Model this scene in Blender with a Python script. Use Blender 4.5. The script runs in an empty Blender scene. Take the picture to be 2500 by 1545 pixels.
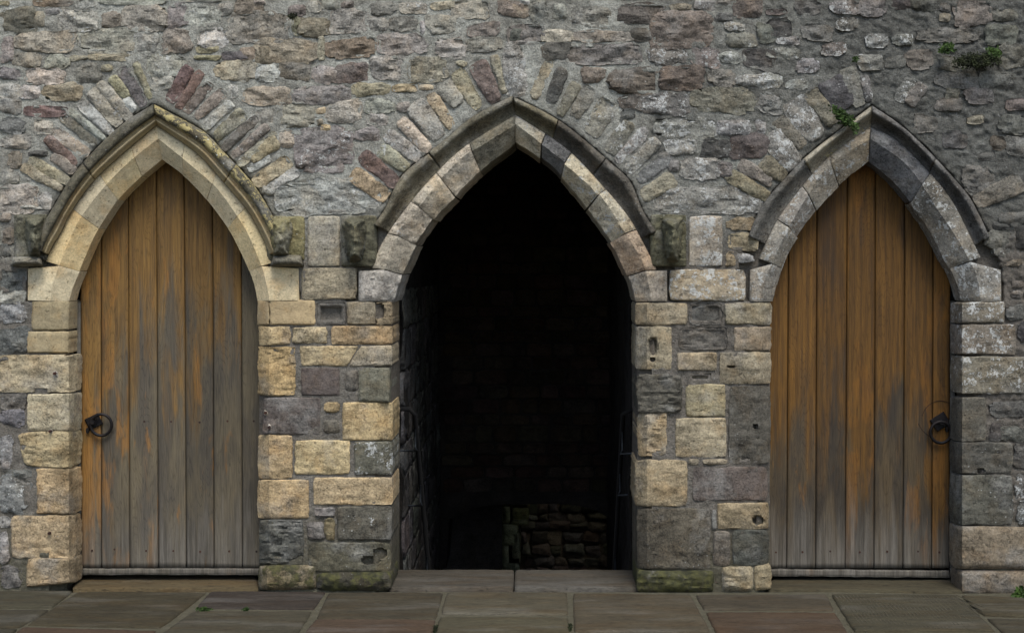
import bpy, math, random
import numpy as np
from mathutils import Vector
random.seed(7); rng = np.random.default_rng(7)

# ------------------------------------------------------------------ camera, sky, sun, exposure
S, D, VX, VY, BASE = 505.0, 6.5, 1330.0, 632.0, 1440.0      # px per metre on the wall face, camera distance, vanishing point, wall foot
CAMX, CAMZ = (VX-1250)/S, (BASE-VY)/S
sc = bpy.context.scene; col = sc.collection
cam = bpy.data.cameras.new('camera'); cam_o = bpy.data.objects.new('camera', cam); col.objects.link(cam_o)
cam_o.location = (CAMX, -D, CAMZ); cam_o.rotation_euler = (math.radians(90), 0, 0)
cam.sensor_width = 36; cam.lens = 36*D/(2500/S); cam.clip_end = 300
cam.shift_x = (1250-VX)/2500; cam.shift_y = -(772.5-VY)/2500
sc.camera = cam_o
SUN_EL, SUN_AZ = 60, 18                                       # degrees; azimuth to the right of the wall's normal
w = bpy.data.worlds.new('World'); sc.world = w; w.use_nodes = True
nt = w.node_tree; bg = nt.nodes['Background']
sky = nt.nodes.new('ShaderNodeTexSky'); sky.sky_type = 'NISHITA'; sky.sun_disc = False
sky.sun_elevation = math.radians(SUN_EL); sky.sun_rotation = math.radians(180-SUN_AZ)
sky.air_density = 1.0; sky.dust_density = 2.2; sky.ozone_density = 1.0
nt.links.new(sky.outputs[0], bg.inputs[0]); bg.inputs[1].default_value = 0.10
sun = bpy.data.lights.new('sun', 'SUN'); sun.energy = 1.5; sun.angle = math.radians(30); sun.color = (1, .98, .93)
sun_o = bpy.data.objects.new('sun', sun); col.objects.link(sun_o)
sdir = Vector((math.sin(math.radians(SUN_AZ))*math.cos(math.radians(SUN_EL)), -math.cos(math.radians(SUN_AZ))*math.cos(math.radians(SUN_EL)), math.sin(math.radians(SUN_EL))))
sun_o.location = sdir*20; sun_o.rotation_euler = sdir.to_track_quat('Z', 'Y').to_euler()
vs = sc.view_settings; vs.view_transform = 'Standard'; vs.look = 'None'; vs.exposure = 1.12; vs.gamma = 1; vs.use_curve_mapping = False

# ------------------------------------------------------------------ helpers
def W(px, py, d):                                             # a point of the photograph at depth d behind the wall face
    k = (D+d)/D
    return np.stack([CAMX+(px-VX)/S*k, d+0*px, CAMZ+(VY-py)/S*k], -1)
def GU(px, py):                                               # a point of the photograph on the ground, in units of 1/S m
    t = D*(1-(BASE-VY)/(py-VY))
    return ((CAMX+(px-VX)/S*(D-t)/D)*S, -t*S)
def MG(z0=0.0):
    return lambda a, b, d: np.stack([a/S, b/S, z0-d], -1)
def _h(ix, iy, seed):
    h = (ix.astype(np.int64)*374761393+iy.astype(np.int64)*668265263+seed*974634777) & 0xffffffff
    h = ((h ^ (h >> 13))*1274126177) & 0xffffffff
    return ((h ^ (h >> 16)) & 0xffff)/65535.0
def vn(x, y, seed=0):
    ix, iy = np.floor(x), np.floor(y); fx, fy = x-ix, y-iy
    fx = fx*fx*(3-2*fx); fy = fy*fy*(3-2*fy)
    a, b, c, d = _h(ix, iy, seed), _h(ix+1, iy, seed), _h(ix, iy+1, seed), _h(ix+1, iy+1, seed)
    return (a*(1-fx)+b*fx)*(1-fy)+(c*(1-fx)+d*fx)*fy
def fbm(x, y, seed=0, o=4, g=.5):
    x = np.asarray(x, float); y = np.asarray(y, float); s = 0; a = 1; t = 0
    for i in range(o):
        s = s+a*vn(x*2**i+17.3*i, y*2**i-9.1*i, seed+i); t += a; a *= g
    return s/t-.5
def lin(c): return tuple((v/255/12.92 if v/255 <= .04045 else ((v/255+.055)/1.055)**2.4) for v in c)
def empty(name, loc, label=None, cat=None, group=None):
    o = bpy.data.objects.new(name, None); col.objects.link(o); o.location = loc; o.empty_display_size = .1
    tag(o, label, cat, group); return o
def tag(o, label=None, cat=None, group=None, kind=None):
    for k, v in (('label', label), ('category', cat), ('group', group), ('kind', kind)):
        if v: o[k] = v
    return o
def mesh_obj(name, V, F, mat, parent=None, color=None, smooth=True, lichen=0., moss=0., origin=None, sharp=None):
    V = np.asarray(V, float)
    c = V.mean(0) if origin is None else np.asarray(origin, float)
    me = bpy.data.meshes.new(name); me.from_pydata((V-c).tolist(), [], [list(map(int, f)) for f in F])
    if smooth: me.polygons.foreach_set('use_smooth', [True]*len(me.polygons))
    me.materials.append(mat); me.update()
    if sharp: me.set_sharp_from_angle(angle=math.radians(sharp))
    o = bpy.data.objects.new(name, me); col.objects.link(o)
    if parent: o.parent = parent; c = c-np.array(parent.location)
    o.location = c
    if color is not None: o.color = (*lin(color), 1)
    o['lichen'] = float(lichen); o['moss'] = float(moss)
    return o
def grid_faces(nu, nv, off=0, flip=False):
    i = np.arange(nu-1)[:, None]*nv+np.arange(nv-1)[None]
    f = np.stack([i, i+1, i+nv+1, i+nv], -1).reshape(-1, 4)+off
    return f[:, ::-1] if flip else f
def box(p0, p1):
    x0, y0, z0 = p0; x1, y1, z1 = p1
    return [(x0,y0,z0),(x1,y0,z0),(x1,y1,z0),(x0,y1,z0),(x0,y0,z1),(x1,y0,z1),(x1,y1,z1),(x0,y1,z1)], [(0,3,2,1),(4,5,6,7),(0,1,5,4),(1,2,6,5),(2,3,7,6),(3,0,4,7)]
def tube(pts, r, n=10, closed=False):
    pts = [Vector(p) for p in pts]; V = []; F = []; m = len(pts)
    for i, p in enumerate(pts):
        a = pts[(i-1) % m] if (closed or i) else p; b = pts[(i+1) % m] if (closed or i < m-1) else p
        t = (b-a).normalized(); u = t.cross(Vector((.31, .2, .93))).normalized(); v = t.cross(u)
        for k in range(n):
            an = 2*math.pi*k/n; V.append(p+(u*math.cos(an)+v*math.sin(an))*r)
    for i in range(m if closed else m-1):
        for k in range(n):
            F.append((i*n+k, i*n+(k+1) % n, ((i+1) % m)*n+(k+1) % n, ((i+1) % m)*n+k))
    if not closed: F += [tuple(range(n)), tuple(range((m-1)*n, m*n))[::-1]]
    return np.array([tuple(v) for v in V]), F
def merge(parts):
    V = []; F = []; n = 0
    for v, f in parts:
        V += [tuple(p) for p in v]; F += [tuple(int(i)+n for i in q) for q in f]; n = len(V)
    return V, F

# ------------------------------------------------------------------ materials
class NT:
    def __init__(s, name):
        s.m = bpy.data.materials.new(name); s.m.use_nodes = True; s.t = s.m.node_tree
        s.b = s.t.nodes['Principled BSDF']; s.b.inputs['Specular IOR Level'].default_value = .25
    def n(s, kind, **kw):
        nd = s.t.nodes.new('ShaderNode'+kind)
        for k, v in kw.items():
            if hasattr(nd, k): setattr(nd, k, v)
        return nd
    def set(s, sock, v):
        if isinstance(v, bpy.types.NodeSocket): s.t.links.new(v, sock)
        else: sock.default_value = v
    def math(s, op, a, b=0., c=None, clamp=False):
        nd = s.n('Math', operation=op, use_clamp=clamp); s.set(nd.inputs[0], a); s.set(nd.inputs[1], b)
        if c is not None: s.set(nd.inputs[2], c)
        return nd.outputs[0]
    def vmul(s, v, k, add=(0, 0, 0)):
        nd = s.n('Mapping'); s.set(nd.inputs[0], v); nd.inputs['Scale'].default_value = k; nd.inputs['Location'].default_value = add
        return nd.outputs[0]
    def noise(s, v, scale, detail=5, rough=.55, dist=0.):
        nd = s.n('TexNoise'); s.set(nd.inputs['Vector'], v); nd.inputs['Scale'].default_value = scale
        nd.inputs['Detail'].default_value = detail; nd.inputs['Roughness'].default_value = rough; nd.inputs['Distortion'].default_value = dist
        return nd.outputs[0]
    def ramp(s, f, lo, hi, a=0., b=1.):
        nd = s.n('MapRange'); nd.interpolation_type = 'SMOOTHSTEP'; s.set(nd.inputs[0], f)
        for i, v in ((1, lo), (2, hi), (3, a), (4, b)): s.set(nd.inputs[i], v)
        return nd.outputs[0]
    def mix(s, f, a, b, mode='MIX'):
        nd = s.n('Mix', data_type='RGBA', blend_type=mode); s.set(nd.inputs[0], f); s.set(nd.inputs[6], a); s.set(nd.inputs[7], b)
        return nd.outputs[2]
    def scale_c(s, c, f):
        nd = s.n('VectorMath', operation='SCALE'); s.set(nd.inputs[0], c); s.set(nd.inputs['Scale'], f); return nd.outputs[0]
    def rnd(s):
        return s.n('ObjectInfo')
    def attr(s, name):
        nd = s.n('Attribute'); nd.attribute_type = 'OBJECT'; nd.attribute_name = name; return nd.outputs['Fac']
    def pos(s, by_object=True):
        g = s.n('NewGeometry').outputs['Position']
        if not by_object: return g
        oi = s.n('ObjectInfo'); nd = s.n('VectorMath', operation='MULTIPLY_ADD')
        s.t.links.new(oi.outputs['Random'], nd.inputs[0]); nd.inputs[1].default_value = (31, 17, 23); s.t.links.new(g, nd.inputs[2])
        return nd.outputs[0]
    def bump(s, h, strength, dist, prev=None):
        nd = s.n('Bump'); nd.inputs['Strength'].default_value = strength; nd.inputs['Distance'].default_value = dist; s.set(nd.inputs['Height'], h)
        if prev is not None: s.set(nd.inputs['Normal'], prev)
        return nd.outputs[0]
    def done(s, colour, rough, normal=None):
        s.set(s.b.inputs['Base Color'], colour); s.set(s.b.inputs['Roughness'], rough)
        if normal is not None: s.set(s.b.inputs['Normal'], normal)
        return s.m
def C(*c): return (*lin(c), 1)

def mat_stone(name, fine=1., strata=.5, lich_col=(186, 187, 182), var=.5, bump=1., islands=False, grime=0., warm=.22, stretch=None, greys=.45, gr0=.35):
    t = NT(name); p = t.pos()
    if stretch: p = t.vmul(p, stretch)
    P0 = t.pos(False)
    if islands:
        r = t.n('NewGeometry').outputs['Random Per Island']; cr = t.n('ValToRGB'); t.set(cr.inputs[0], r); e = cr.color_ramp
        pal = [(112, 109, 100), (86, 85, 80), (118, 110, 95), (100, 92, 87), (130, 124, 108), (98, 100, 99), (126, 123, 115)]
        e.interpolation = 'CONSTANT'; e.elements[0].color = C(*pal[0]); e.elements[1].position = 1/7; e.elements[1].color = C(*pal[1])
        for i in range(2, 7): k = e.elements.new(i/7); k.color = C(*pal[i])
        base = cr.outputs[0]
    else: base = t.n('ObjectInfo').outputs['Color']
    st = t.noise(t.vmul(p, (1.2, 1.2, 7)), 5, 6, .6, .6)
    big = t.noise(p, 7, 5, .6, .4); mid = t.noise(p, 26, 6, .65); fin = t.noise(p, 110, 4, .7)
    f = t.math('ADD', t.math('MULTIPLY', t.ramp(big, .3, .7, -.5, .5), var), t.math('MULTIPLY', t.ramp(mid, .3, .7, -.5, .5), .45*fine))
    f = t.math('ADD', f, t.math('MULTIPLY', t.ramp(st, .3, .7, -.5, .5), .35*strata))
    f = t.math('ADD', f, t.math('MULTIPLY', t.ramp(fin, .3, .7, -.5, .5), .75*fine))
    c = t.scale_c(base, t.math('MAXIMUM', t.math('ADD', f, 1.0), .25))
    hue = t.ramp(t.noise(t.vmul(p, (1, 1, 1), (5, 3, 8)), 9, 4, .6), .45, .68)
    c = t.mix(t.math('MULTIPLY', hue, warm), c, t.mix(1., c, C(255, 214, 150), 'MULTIPLY'))
    grey = t.ramp(t.noise(t.vmul(p, (1, 1, 1), (15, 13, 2)), 5, 4, .6), .5, .7)
    c = t.mix(t.math('MULTIPLY', grey, greys), c, t.scale_c(C(128, 127, 122)[:3], t.math('MAXIMUM', t.math('ADD', f, 1.), .3)))
    ckn = t.math('ABSOLUTE', t.math('SUBTRACT', t.noise(t.vmul(p, (1, 1, 2.2)), 7, 5, .6, .5), .5))
    ck = t.math('MULTIPLY', t.ramp(ckn, .0, .013, 1., 0.), t.ramp(t.noise(p, 5, 2), .42, .55))
    c = t.mix(t.math('MULTIPLY', ck, .6*min(1., bump)), c, t.scale_c(c, .3))
    # dark pits and grime
    pit = t.ramp(t.noise(p, 55, 3, .5), .30, .36, 1., 0.)
    c = t.mix(t.math('MULTIPLY', pit, .55), c, t.scale_c(c, .35))
    gr = t.ramp(t.noise(P0, 2.6, 7, .65), .5, .68)
    c = t.mix(t.math('MULTIPLY', gr, gr0+grime), c, t.scale_c(c, .5))
    # lichen and moss
    ln = t.math('ADD', t.math('MULTIPLY', t.noise(p, 16, 8, .72), .62), t.math('MULTIPLY', t.noise(p, 75, 5, .7), .38))
    th = t.math('SUBTRACT', .70, t.math('MULTIPLY', t.attr('lichen'), .22))
    lm = t.ramp(ln, th, t.math('ADD', th, .035))
    c = t.mix(t.math('MULTIPLY', lm, .8), c, t.scale_c(C(*lich_col)[:3], t.ramp(fin, .2, .8, .7, 1.1)))
    sp = t.n('TexVoronoi'); t.set(sp.inputs['Vector'], P0); sp.inputs['Scale'].default_value = 38
    spk = t.math('MULTIPLY', t.ramp(sp.outputs['Distance'], .10, .16, 1., 0.), t.ramp(t.noise(P0, 3.5, 3), .5, .62))
    c = t.mix(t.math('MULTIPLY', spk, t.math('MULTIPLY', t.attr('lichen'), .9, clamp=True)), c, C(200, 202, 196))
    mn = t.noise(p, 12, 7, .7)
    tm = t.math('SUBTRACT', .80, t.math('MULTIPLY', t.attr('moss'), .42))
    mm = t.ramp(mn, tm, t.math('ADD', tm, .10))
    mcol = t.mix(t.ramp(t.noise(p, 30, 4), .35, .65), C(42, 43, 28), C(76, 75, 42))
    c = t.mix(t.math('MULTIPLY', mm, .85), c, mcol)
    nb = t.bump(t.noise(p, 20, 10, .68, .3), .55*bump, .02)
    nb = t.bump(st, .35*strata*bump, .02, nb)
    nb = t.bump(t.noise(p, 130, 5, .75), .5*bump, .004, nb)
    nb = t.bump(t.math('SUBTRACT', t.math('SUBTRACT', lm, pit), t.math('MULTIPLY', ck, 2*min(1., bump))), .5, .003, nb)
    return t.done(c, .93, nb)

M = {}
M['rubble'] = mat_stone('rubble_stone', var=.45, strata=.6, bump=1.25)
M['rubble_far'] = mat_stone('rubble_small_stone', islands=True)
M['ashlar'] = mat_stone('ashlar_sandstone', var=.5, strata=.4, fine=.9, bump=.95, warm=.25, gr0=.6)
M['smooth'] = mat_stone('dressed_new_stone', var=.2, strata=.1, fine=.5, bump=.35, warm=.3, greys=.2, gr0=.15)
M['hood'] = mat_stone('hood_stone', var=.5, lich_col=(176, 162, 112), bump=1., grime=.2)
M['inner'] = mat_stone('passage_stone', var=.6, bump=1.2, grime=.2, greys=.0)
M['slab'] = mat_stone('paving_stone', var=.25, strata=.0, fine=.6, bump=.5, warm=.3, stretch=(.35, 1.7, 1), greys=.12)

def mat_mortar(name, c0, c1, dark):
    t = NT(name); p = t.pos(False)
    big = t.noise(p, 3, 6, .6); mid = t.noise(p, 22, 6, .7); fin = t.noise(p, 140, 4, .75)
    c = t.mix(t.ramp(big, .38, .62), C(*c0), C(*c1))
    sx = t.n('SeparateXYZ'); t.set(sx.inputs[0], p)
    x = t.math('ADD', sx.outputs[0], t.math('MULTIPLY', t.ramp(t.noise(p, 1.6, 6, .65), .2, .8, -1., 1.), 1.1))
    dk_right = t.ramp(x, -.3, 1.9)  # mortar gets darker towards the right, edge broken by noise
    c = t.mix(t.math('MULTIPLY', dk_right, .85), c, C(*dark))
    c = t.scale_c(c, t.math('ADD', t.ramp(mid, .25, .75, .68, 1.22), t.ramp(fin, .25, .75, -.4, .4)))
    zz = t.math('ADD', sx.outputs[2], t.math('MULTIPLY', t.ramp(big, .3, .7, -.5, .5), .5))
    c = t.mix(t.ramp(zz, 1.5, 1.9, .8, 0.), c, t.scale_c(C(104, 97, 88)[:3], t.math('ADD', t.ramp(mid, .25, .75, .6, 1.2), t.ramp(fin, .25, .75, -.3, .3))))
    wp = t.ramp(t.noise(p, 30, 8, .75), .60, .67)
    c = t.mix(t.math('MULTIPLY', wp, .55), c, C(165, 165, 160))
    dk = t.ramp(t.noise(t.vmul(p, (1, 1, 1), (4, 7, 1)), 9, 7, .7), .56, .68)
    c = t.mix(t.math('MULTIPLY', dk, .55), c, t.scale_c(c, .42))
    z = t.math('ADD', sx.outputs[2], t.math('MULTIPLY', mid, .5))
    c = t.mix(t.ramp(z, .25, .75, .65, 0.), c, C(74, 72, 52))
    ga = t.n('Attribute'); ga.attribute_name = 'grime'
    c = t.mix(t.math('MULTIPLY', ga.outputs['Fac'], t.ramp(mid, .3, .6, .6, 1.)), c, C(50, 48, 38))
    nb = t.bump(t.noise(p, 34, 8, .7), .9, .02); nb = t.bump(fin, .8, .006, nb)
    return t.done(c, .95, nb)
M['mortar'] = mat_mortar('mortar', (162, 162, 152), (136, 134, 124), (78, 78, 74))
M['lining'] = mat_mortar('jamb_mortar', (120, 114, 100), (98, 92, 82), (80, 78, 72))
M['grout'] = mat_mortar('paving_grout', (80, 74, 62), (56, 52, 43), (62, 57, 48))

def mat_wood(name, zlo, zhi, warm1, warm2, grey1, grey2, bias, orange):
    t = NT(name); p = t.pos(); g = t.pos(False)
    q = t.vmul(p, (1, 1, .035))
    # growth rings drawn out along the plank
    field = t.math('ADD', t.math('MULTIPLY', t.noise(t.vmul(p, (1.6, 1, .22)), 4.5, 2, .45), 8.), t.math('MULTIPLY', t.noise(t.vmul(p, (5, 1, .35)), 5, 2), 1.2))
    ring = t.ramp(t.math('PINGPONG', t.math('MULTIPLY', field, 4.6), .5), .0, .20)
    fib = t.noise(q, 230, 5, .7); fib2 = t.noise(q, 60, 5, .6)
    sx = t.n('SeparateXYZ'); t.set(sx.inputs[0], g)
    streak = t.noise(t.vmul(p, (1, 1, .13)), 12, 6, .6, .5)
    hz = t.ramp(sx.outputs[2], zlo, zhi, -.18, .24)
    wm0 = t.math('ADD', t.math('ADD', t.math('MULTIPLY_ADD', streak, .75, .125), hz), t.attr('orange'))
    wm = t.ramp(wm0, .44+bias, .60+bias)
    wc = t.mix(t.ramp(fib2, .35, .65), C(*warm1), C(*warm2))
    gc = t.mix(t.ramp(t.noise(t.vmul(p, (1, 1, .22)), 10, 5, .6), .38, .62), C(*grey1), C(*grey2))
    c = t.mix(wm, gc, wc)
    om = t.ramp(t.math('ADD', t.noise(t.vmul(p, (1, 1, .2), (9, 2, 4)), 13, 6, .6, .4), t.math('MULTIPLY', t.attr('orange'), 1.3)), .60, .70)
    c = t.mix(t.math('MULTIPLY', om, .6), c, C(*orange))
    dk = t.ramp(t.noise(t.vmul(p, (1, 1, .28), (3, 1, 9)), 6, 6, .65), .50, .72)
    c = t.mix(t.math('MULTIPLY', dk, .55), c, t.mix(.5, t.scale_c(c, .45), C(58, 56, 56)))
    c = t.scale_c(c, t.math('ADD', t.ramp(fib, .25, .75, .70, 1.2), t.ramp(ring, 0., 1., -.15, .04)))
    c = t.scale_c(c, t.math('MULTIPLY_ADD', t.n('ObjectInfo').outputs['Random'], .34, .80))
    low = t.ramp(t.math('ADD', sx.outputs[2], t.math('MULTIPLY', streak, .8)), .42, .86, .8, 0.)
    lc = t.mix(t.ramp(fib2, .35, .65), C(112, 107, 98), C(80, 76, 69))
    c = t.mix(low, c, t.scale_c(lc, t.ramp(fib, .25, .75, .65, 1.15)))
    nb = t.bump(fib, .5, .003); nb = t.bump(ring, .2, .002, nb); nb = t.bump(fib2, .3, .004, nb)
    return t.done(c, .74, nb)
M['wood_l'] = mat_wood('weathered_oak', .2, 2.3, (120, 92, 50), (96, 73, 42), (96, 87, 69), (78, 72, 62), -.01, (140, 98, 46))
M['wood_r'] = mat_wood('orange_oak', .0, 1.7, (106, 75, 32), (80, 57, 27), (82, 69, 49), (60, 53, 43), -.01, (122, 82, 31))
def mat_plain(name, a, b, sc_=20, rough=.6, metal=0., bump=.3):
    t = NT(name); p = t.pos(); n = t.noise(p, sc_, 6, .65)
    t.b.inputs['Metallic'].default_value = metal
    return t.done(t.mix(t.ramp(n, .35, .65), C(*a), C(*b)), rough, t.bump(n, bump, .003))
M['iron'] = mat_plain('black_iron', (24, 24, 27), (38, 33, 31), 40, .55, .3)
M['rail'] = mat_plain('dull_black_rail', (14, 14, 15), (20, 19, 18), 40, .9, 0.)
M['galv'] = mat_plain('grey_steel', (58, 62, 66), (40, 43, 46), 40, .6, .3)
M['rust'] = mat_plain('rusted_iron', (70, 42, 30), (44, 36, 34), 60, .8, .2)
M['frame'] = mat_plain('grey_frame_wood', (104, 100, 92), (84, 80, 72), 14, .8)
M['leaf'] = mat_plain('fern_leaf', (62, 84, 34), (36, 50, 22), 30, .7)
M['leafd'] = mat_plain('dark_moss_leaf', (44, 50, 25), (26, 28, 16), 30, .8)
M['dark_back'] = mat_plain('dark_backing', (34, 32, 28), (24, 23, 20), 8, .95)  # dark tone of the sheet behind the door planks
M['scratch'] = mat_plain('scraped_wood', (48, 30, 22), (36, 24, 20), 30, .8)

# ------------------------------------------------------------------ stone generator
STONES = []                                                   # outlines laid in the wall, for the mortar
def stone_mesh(quad, prot=.018, rc=.15, edge=2.5, relief=.010, facet=.2, fall=5., step=4., cham=None, dents=(), back=.06, d0=0., mp=None, sk=(0, 1, 0), seed=None, iso=False, base_in=-.002):
    q = np.array(quad, float); seed = random.randrange(1 << 20) if seed is None else seed
    wpx = (np.linalg.norm(q[1]-q[0])+np.linalg.norm(q[2]-q[3]))/2; hpx = (np.linalg.norm(q[3]-q[0])+np.linalg.norm(q[2]-q[1]))/2
    nx = int(min(64, max(6, wpx/step)))+1; ny = int(min(64, max(6, hpx/step)))+1
    tx = np.linspace(-1, 1, nx); ty = np.linspace(-1, 1, ny)
    # denser towards the edges
    tx = np.sign(tx)*(1-(1-np.abs(tx))**1.15); ty = np.sign(ty)*(1-(1-np.abs(ty))**1.15)
    for side, xl, xe, dep in (cham or ()):
        uc = (xl-q[:, 0].min())/np.ptp(q[:, 0])*2-1
        if -1 < uc < 1: tx = np.sort(np.append(tx, uc)); nx += 1
    U, V = np.meshgrid(tx, ty, indexing='ij'); a, b = (U+1)/2, (V+1)/2
    P = (q[0][None, None]*((1-a)*(1-b))[..., None]+q[1]*(a*(1-b))[..., None]+q[2]*(a*b)[..., None]+q[3]*((1-a)*b)[..., None])
    c = q.mean(0); m = np.maximum(np.abs(U), np.abs(V)); mn = np.minimum(np.abs(U), np.abs(V))
    cor = (mn/np.maximum(m, 1e-3))**5*m
    P = c+(P-c)*(1-rc*cor)[..., None]
    k = m**3
    X, Y = P[..., 0], P[..., 1]
    X = X+2*edge*k*(fbm(X/22, Y/22, seed, 4, .6)); Y = Y+2*edge*k*(fbm(X/22+50, Y/22, seed+9, 4, .6)); X = X+1.3*edge*k*fbm(X/6, Y/6, seed+13, 2)
    t = np.minimum((1-np.abs(U))*wpx/2, (1-np.abs(V))*hpx/2)
    fl = 1-np.exp(-(t/fall))
    r = np.random.default_rng(seed)
    lx, ly = (X-c[0])/S, (Y-c[1])/S
    z = np.full(X.shape, 9.)
    if facet > 0:
        for i in range(5):
            sl = r.normal(0, facet, 2); off = r.uniform(.0, .35)*facet*min(wpx, hpx)/S
            z = np.minimum(z, off+sl[0]*(lx)+sl[1]*ly)
        z = np.clip(z, -.010, .03)
    else: z = 0*X
    z = z+relief*2*fbm(X/26, Y/(26 if iso else 17), seed+31, 5, .55)-relief*1.3*np.abs(fbm(X/40, Y/(40 if iso else 14), seed+77, 4, .6))*2
    z = np.where(True, prot+z, z)
    z = -base_in+(z+base_in)*fl
    d = d0-z
    if cham:
        for side, xl, xe, dep in cham:
            f = np.clip((X-xl)/(xe-xl), 0, 1.3); d = d+dep*f
    for (dx, dy, rx, ry, dep) in dents:
        rr = np.abs((X-dx)/rx)**2.6+np.abs((Y-dy)/ry)**2.6
        d = d+dep*np.clip((1.15-rr)*1.6, 0, 1)
    mp = mp or W
    VW = mp(X, Y, d).reshape(-1, 3)
    F = grid_faces(nx, ny, 0, mp is not W and sk[1] == 0)
    idx = np.arange(nx*ny).reshape(nx, ny)
    loop = np.concatenate([idx[:-1, 0], idx[-1, :-1], idx[:0:-1, -1], idx[0, :0:-1]])
    B = VW[loop]; skv = np.array(sk, float)
    tgt = B+skv*back
    n0 = len(VW); L = len(loop)
    i = np.arange(L); F2 = np.stack([loop[i], loop[(i+1) % L], n0+(i+1) % L, n0+i], -1)
    VV = np.vstack([VW, tgt]); F2 = F2[:, ::-1]
    return VV, [tuple(f) for f in F]+[tuple(f) for f in F2]
def stone(parent, name, quad, color, mat, lichen=.1, moss=0., reg=True, **kw):
    V, F = stone_mesh(quad, **kw)
    if reg: STONES.append(np.array(quad, float))
    return mesh_obj(name, V, F, mat, parent, color, True, lichen, moss, sharp=26)
def jit(c, a=10):
    b = random.uniform(-a, a)
    return tuple(max(20, min(235, v+b+random.uniform(-a/3, a/3))) for v in c)
def rect(x0, y0, x1, y1): return [(x0, y0), (x1, y0), (x1, y1), (x0, y1)]
def bar(xa, ya, xb, yb, wd):                                  # a stone set along a line
    dx, dy = xb-xa, yb-ya; L = math.hypot(dx, dy); nx_, ny_ = -dy/L*wd/2, dx/L*wd/2
    return [(xa-nx_, ya-ny_), (xb-nx_, yb-ny_), (xb+nx_, yb+ny_), (xa+nx_, ya+ny_)]

# ------------------------------------------------------------------ arch curves (traced on the wall face)
def dense(pts, n=240):
    p = np.array(pts, float); p = np.vstack([2*p[0]-p[1], p, 2*p[-1]-p[-2]]); out = []
    for i in range(1, len(p)-2):
        t = np.linspace(0, 1, 40, endpoint=False)[:, None]
        a, b, c, d = p[i-1], p[i], p[i+1], p[i+2]
        out.append(.5*(2*b+(c-a)*t+(2*a-5*b+4*c-d)*t**2+(3*b-a-3*c+d)*t**3))
    out = np.vstack(out+[p[-2:-1]]); s = np.r_[0, np.cumsum(np.linalg.norm(np.diff(out, axis=0), axis=1))]
    u = np.linspace(0, s[-1], n); return np.stack([np.interp(u, s, out[:, 0]), np.interp(u, s, out[:, 1])], -1)
def at(curve, s):
    u = np.linspace(0, 1, len(curve)); return np.stack([np.interp(s, u, curve[:, 0]), np.interp(s, u, curve[:, 1])], -1)
CH = .055                                                      # chamfer depth
REV = .165                                                      # depth of the door face
ARCH = {}
def arch(key, L, R): ARCH[key] = dict(L={k: dense(v) for k, v in L.items()}, R={k: dense(v) for k, v in R.items()})
arch('l', dict(
    inn=[(168,735),(176,706),(194,662),(212,618),(241,558),(285,492),(335,440),(395,389)],
    mid=[(122,735),(130,690),(146,645),(166,596),(193,538),(251,461),(315,396),(386,339)],
    out=[(100,735),(103,690),(110,645),(126,605),(148,569),(172,520),(227,444),(292,382),(382,306)],
    hood=[(64,735),(70,660),(88,590),(104,550),(138,492),(175,432),(220,378),(299,303),(375,254)]),
  dict(
    inn=[(629,735),(622,700),(609,662),(584,608),(557,558),(505,488),(447,428),(395,389)],
    mid=[(658,735),(651,697),(640,655),(618,600),(592,548),(530,461),(463,401),(386,339)],
    out=[(690,735),(683,690),(668,650),(650,600),(630,558),(602,512),(550,450),(481,375),(382,306)],
    hood=[(735,735),(722,660),(700,600),(683,560),(640,481),(602,430),(550,375),(495,320),(375,254)]))
arch('c', dict(
    inn=[(960,737),(981,672),(1015,600),(1060,534),(1112,476),(1167,420),(1258,349)],
    mid=[(919,737),(938,655),(964,584),(1021,508),(1077,440),(1136,380),(1258,303)],
    out=[(880,737),(906,655),(940,580),(1007,488),(1064,423),(1136,357),(1258,280)],
    hood=[(845,737),(870,640),(905,562),(940,509),(984,426),(1081,351),(1156,289),(1254,237)]),
  dict(
    inn=[(1551,737),(1532,672),(1491,589),(1432,509),(1367,430),(1319,387),(1258,349)],
    mid=[(1591,737),(1577,665),(1550,607),(1522,565),(1467,481),(1391,409),(1336,364),(1258,303)],
    out=[(1632,737),(1603,657),(1551,555),(1525,516),(1481,464),(1408,385),(1353,340),(1258,280)],
    hood=[(1675,737),(1640,640),(1608,575),(1570,516),(1539,444),(1488,395),(1395,316),(1330,274),(1254,237)]))
arch('r', dict(
    inn=[(1884,737),(1900,680),(1920,625),(1953,569),(2004,503),(2064,440),(2122,394)],
    mid=[(1853,737),(1865,690),(1881,651),(1915,579),(1953,512),(2018,410),(2124,338)],
    out=[(1828,737),(1838,690),(1855,630),(1880,572),(1912,516),(2011,395),(2126,309)],
    hood=[(1790,737),(1802,660),(1822,590),(1860,503),(1920,432),(1984,369),(2129,258)]),
  dict(
    inn=[(2346,737),(2333,690),(2307,633),(2272,565),(2231,505),(2180,443),(2122,394)],
    mid=[(2396,737),(2383,670),(2341,586),(2293,515),(2252,450),(2200,390),(2124,338)],
    out=[(2425,737),(2412,670),(2386,610),(2324,488),(2256,406),(2187,340),(2126,309)],
    hood=[(2452,737),(2440,640),(2412,570),(2386,516),(2359,471),(2280,382),(2204,310),(2129,258)]))
BOTTOM = 1462
def opening_poly(key, curve, grow=0.):
    a = ARCH[key]; L = a['L'][curve]; R = a['R'][curve]
    return np.vstack([[(L[0, 0], BOTTOM)], L, R[::-1], [(R[0, 0], BOTTOM)]])
def inside(poly, X, Y):
    r = np.zeros(X.shape, bool); n = len(poly); poly = poly[::1]
    for i in range(n):
        x0, y0 = poly[i]; x1, y1 = poly[(i+1) % n]
        if y0 == y1: continue
        c = ((y0 > Y) != (y1 > Y)) & (X < (x1-x0)*(Y-y0)/(y1-y0)+x0); r ^= c
    return r

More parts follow.
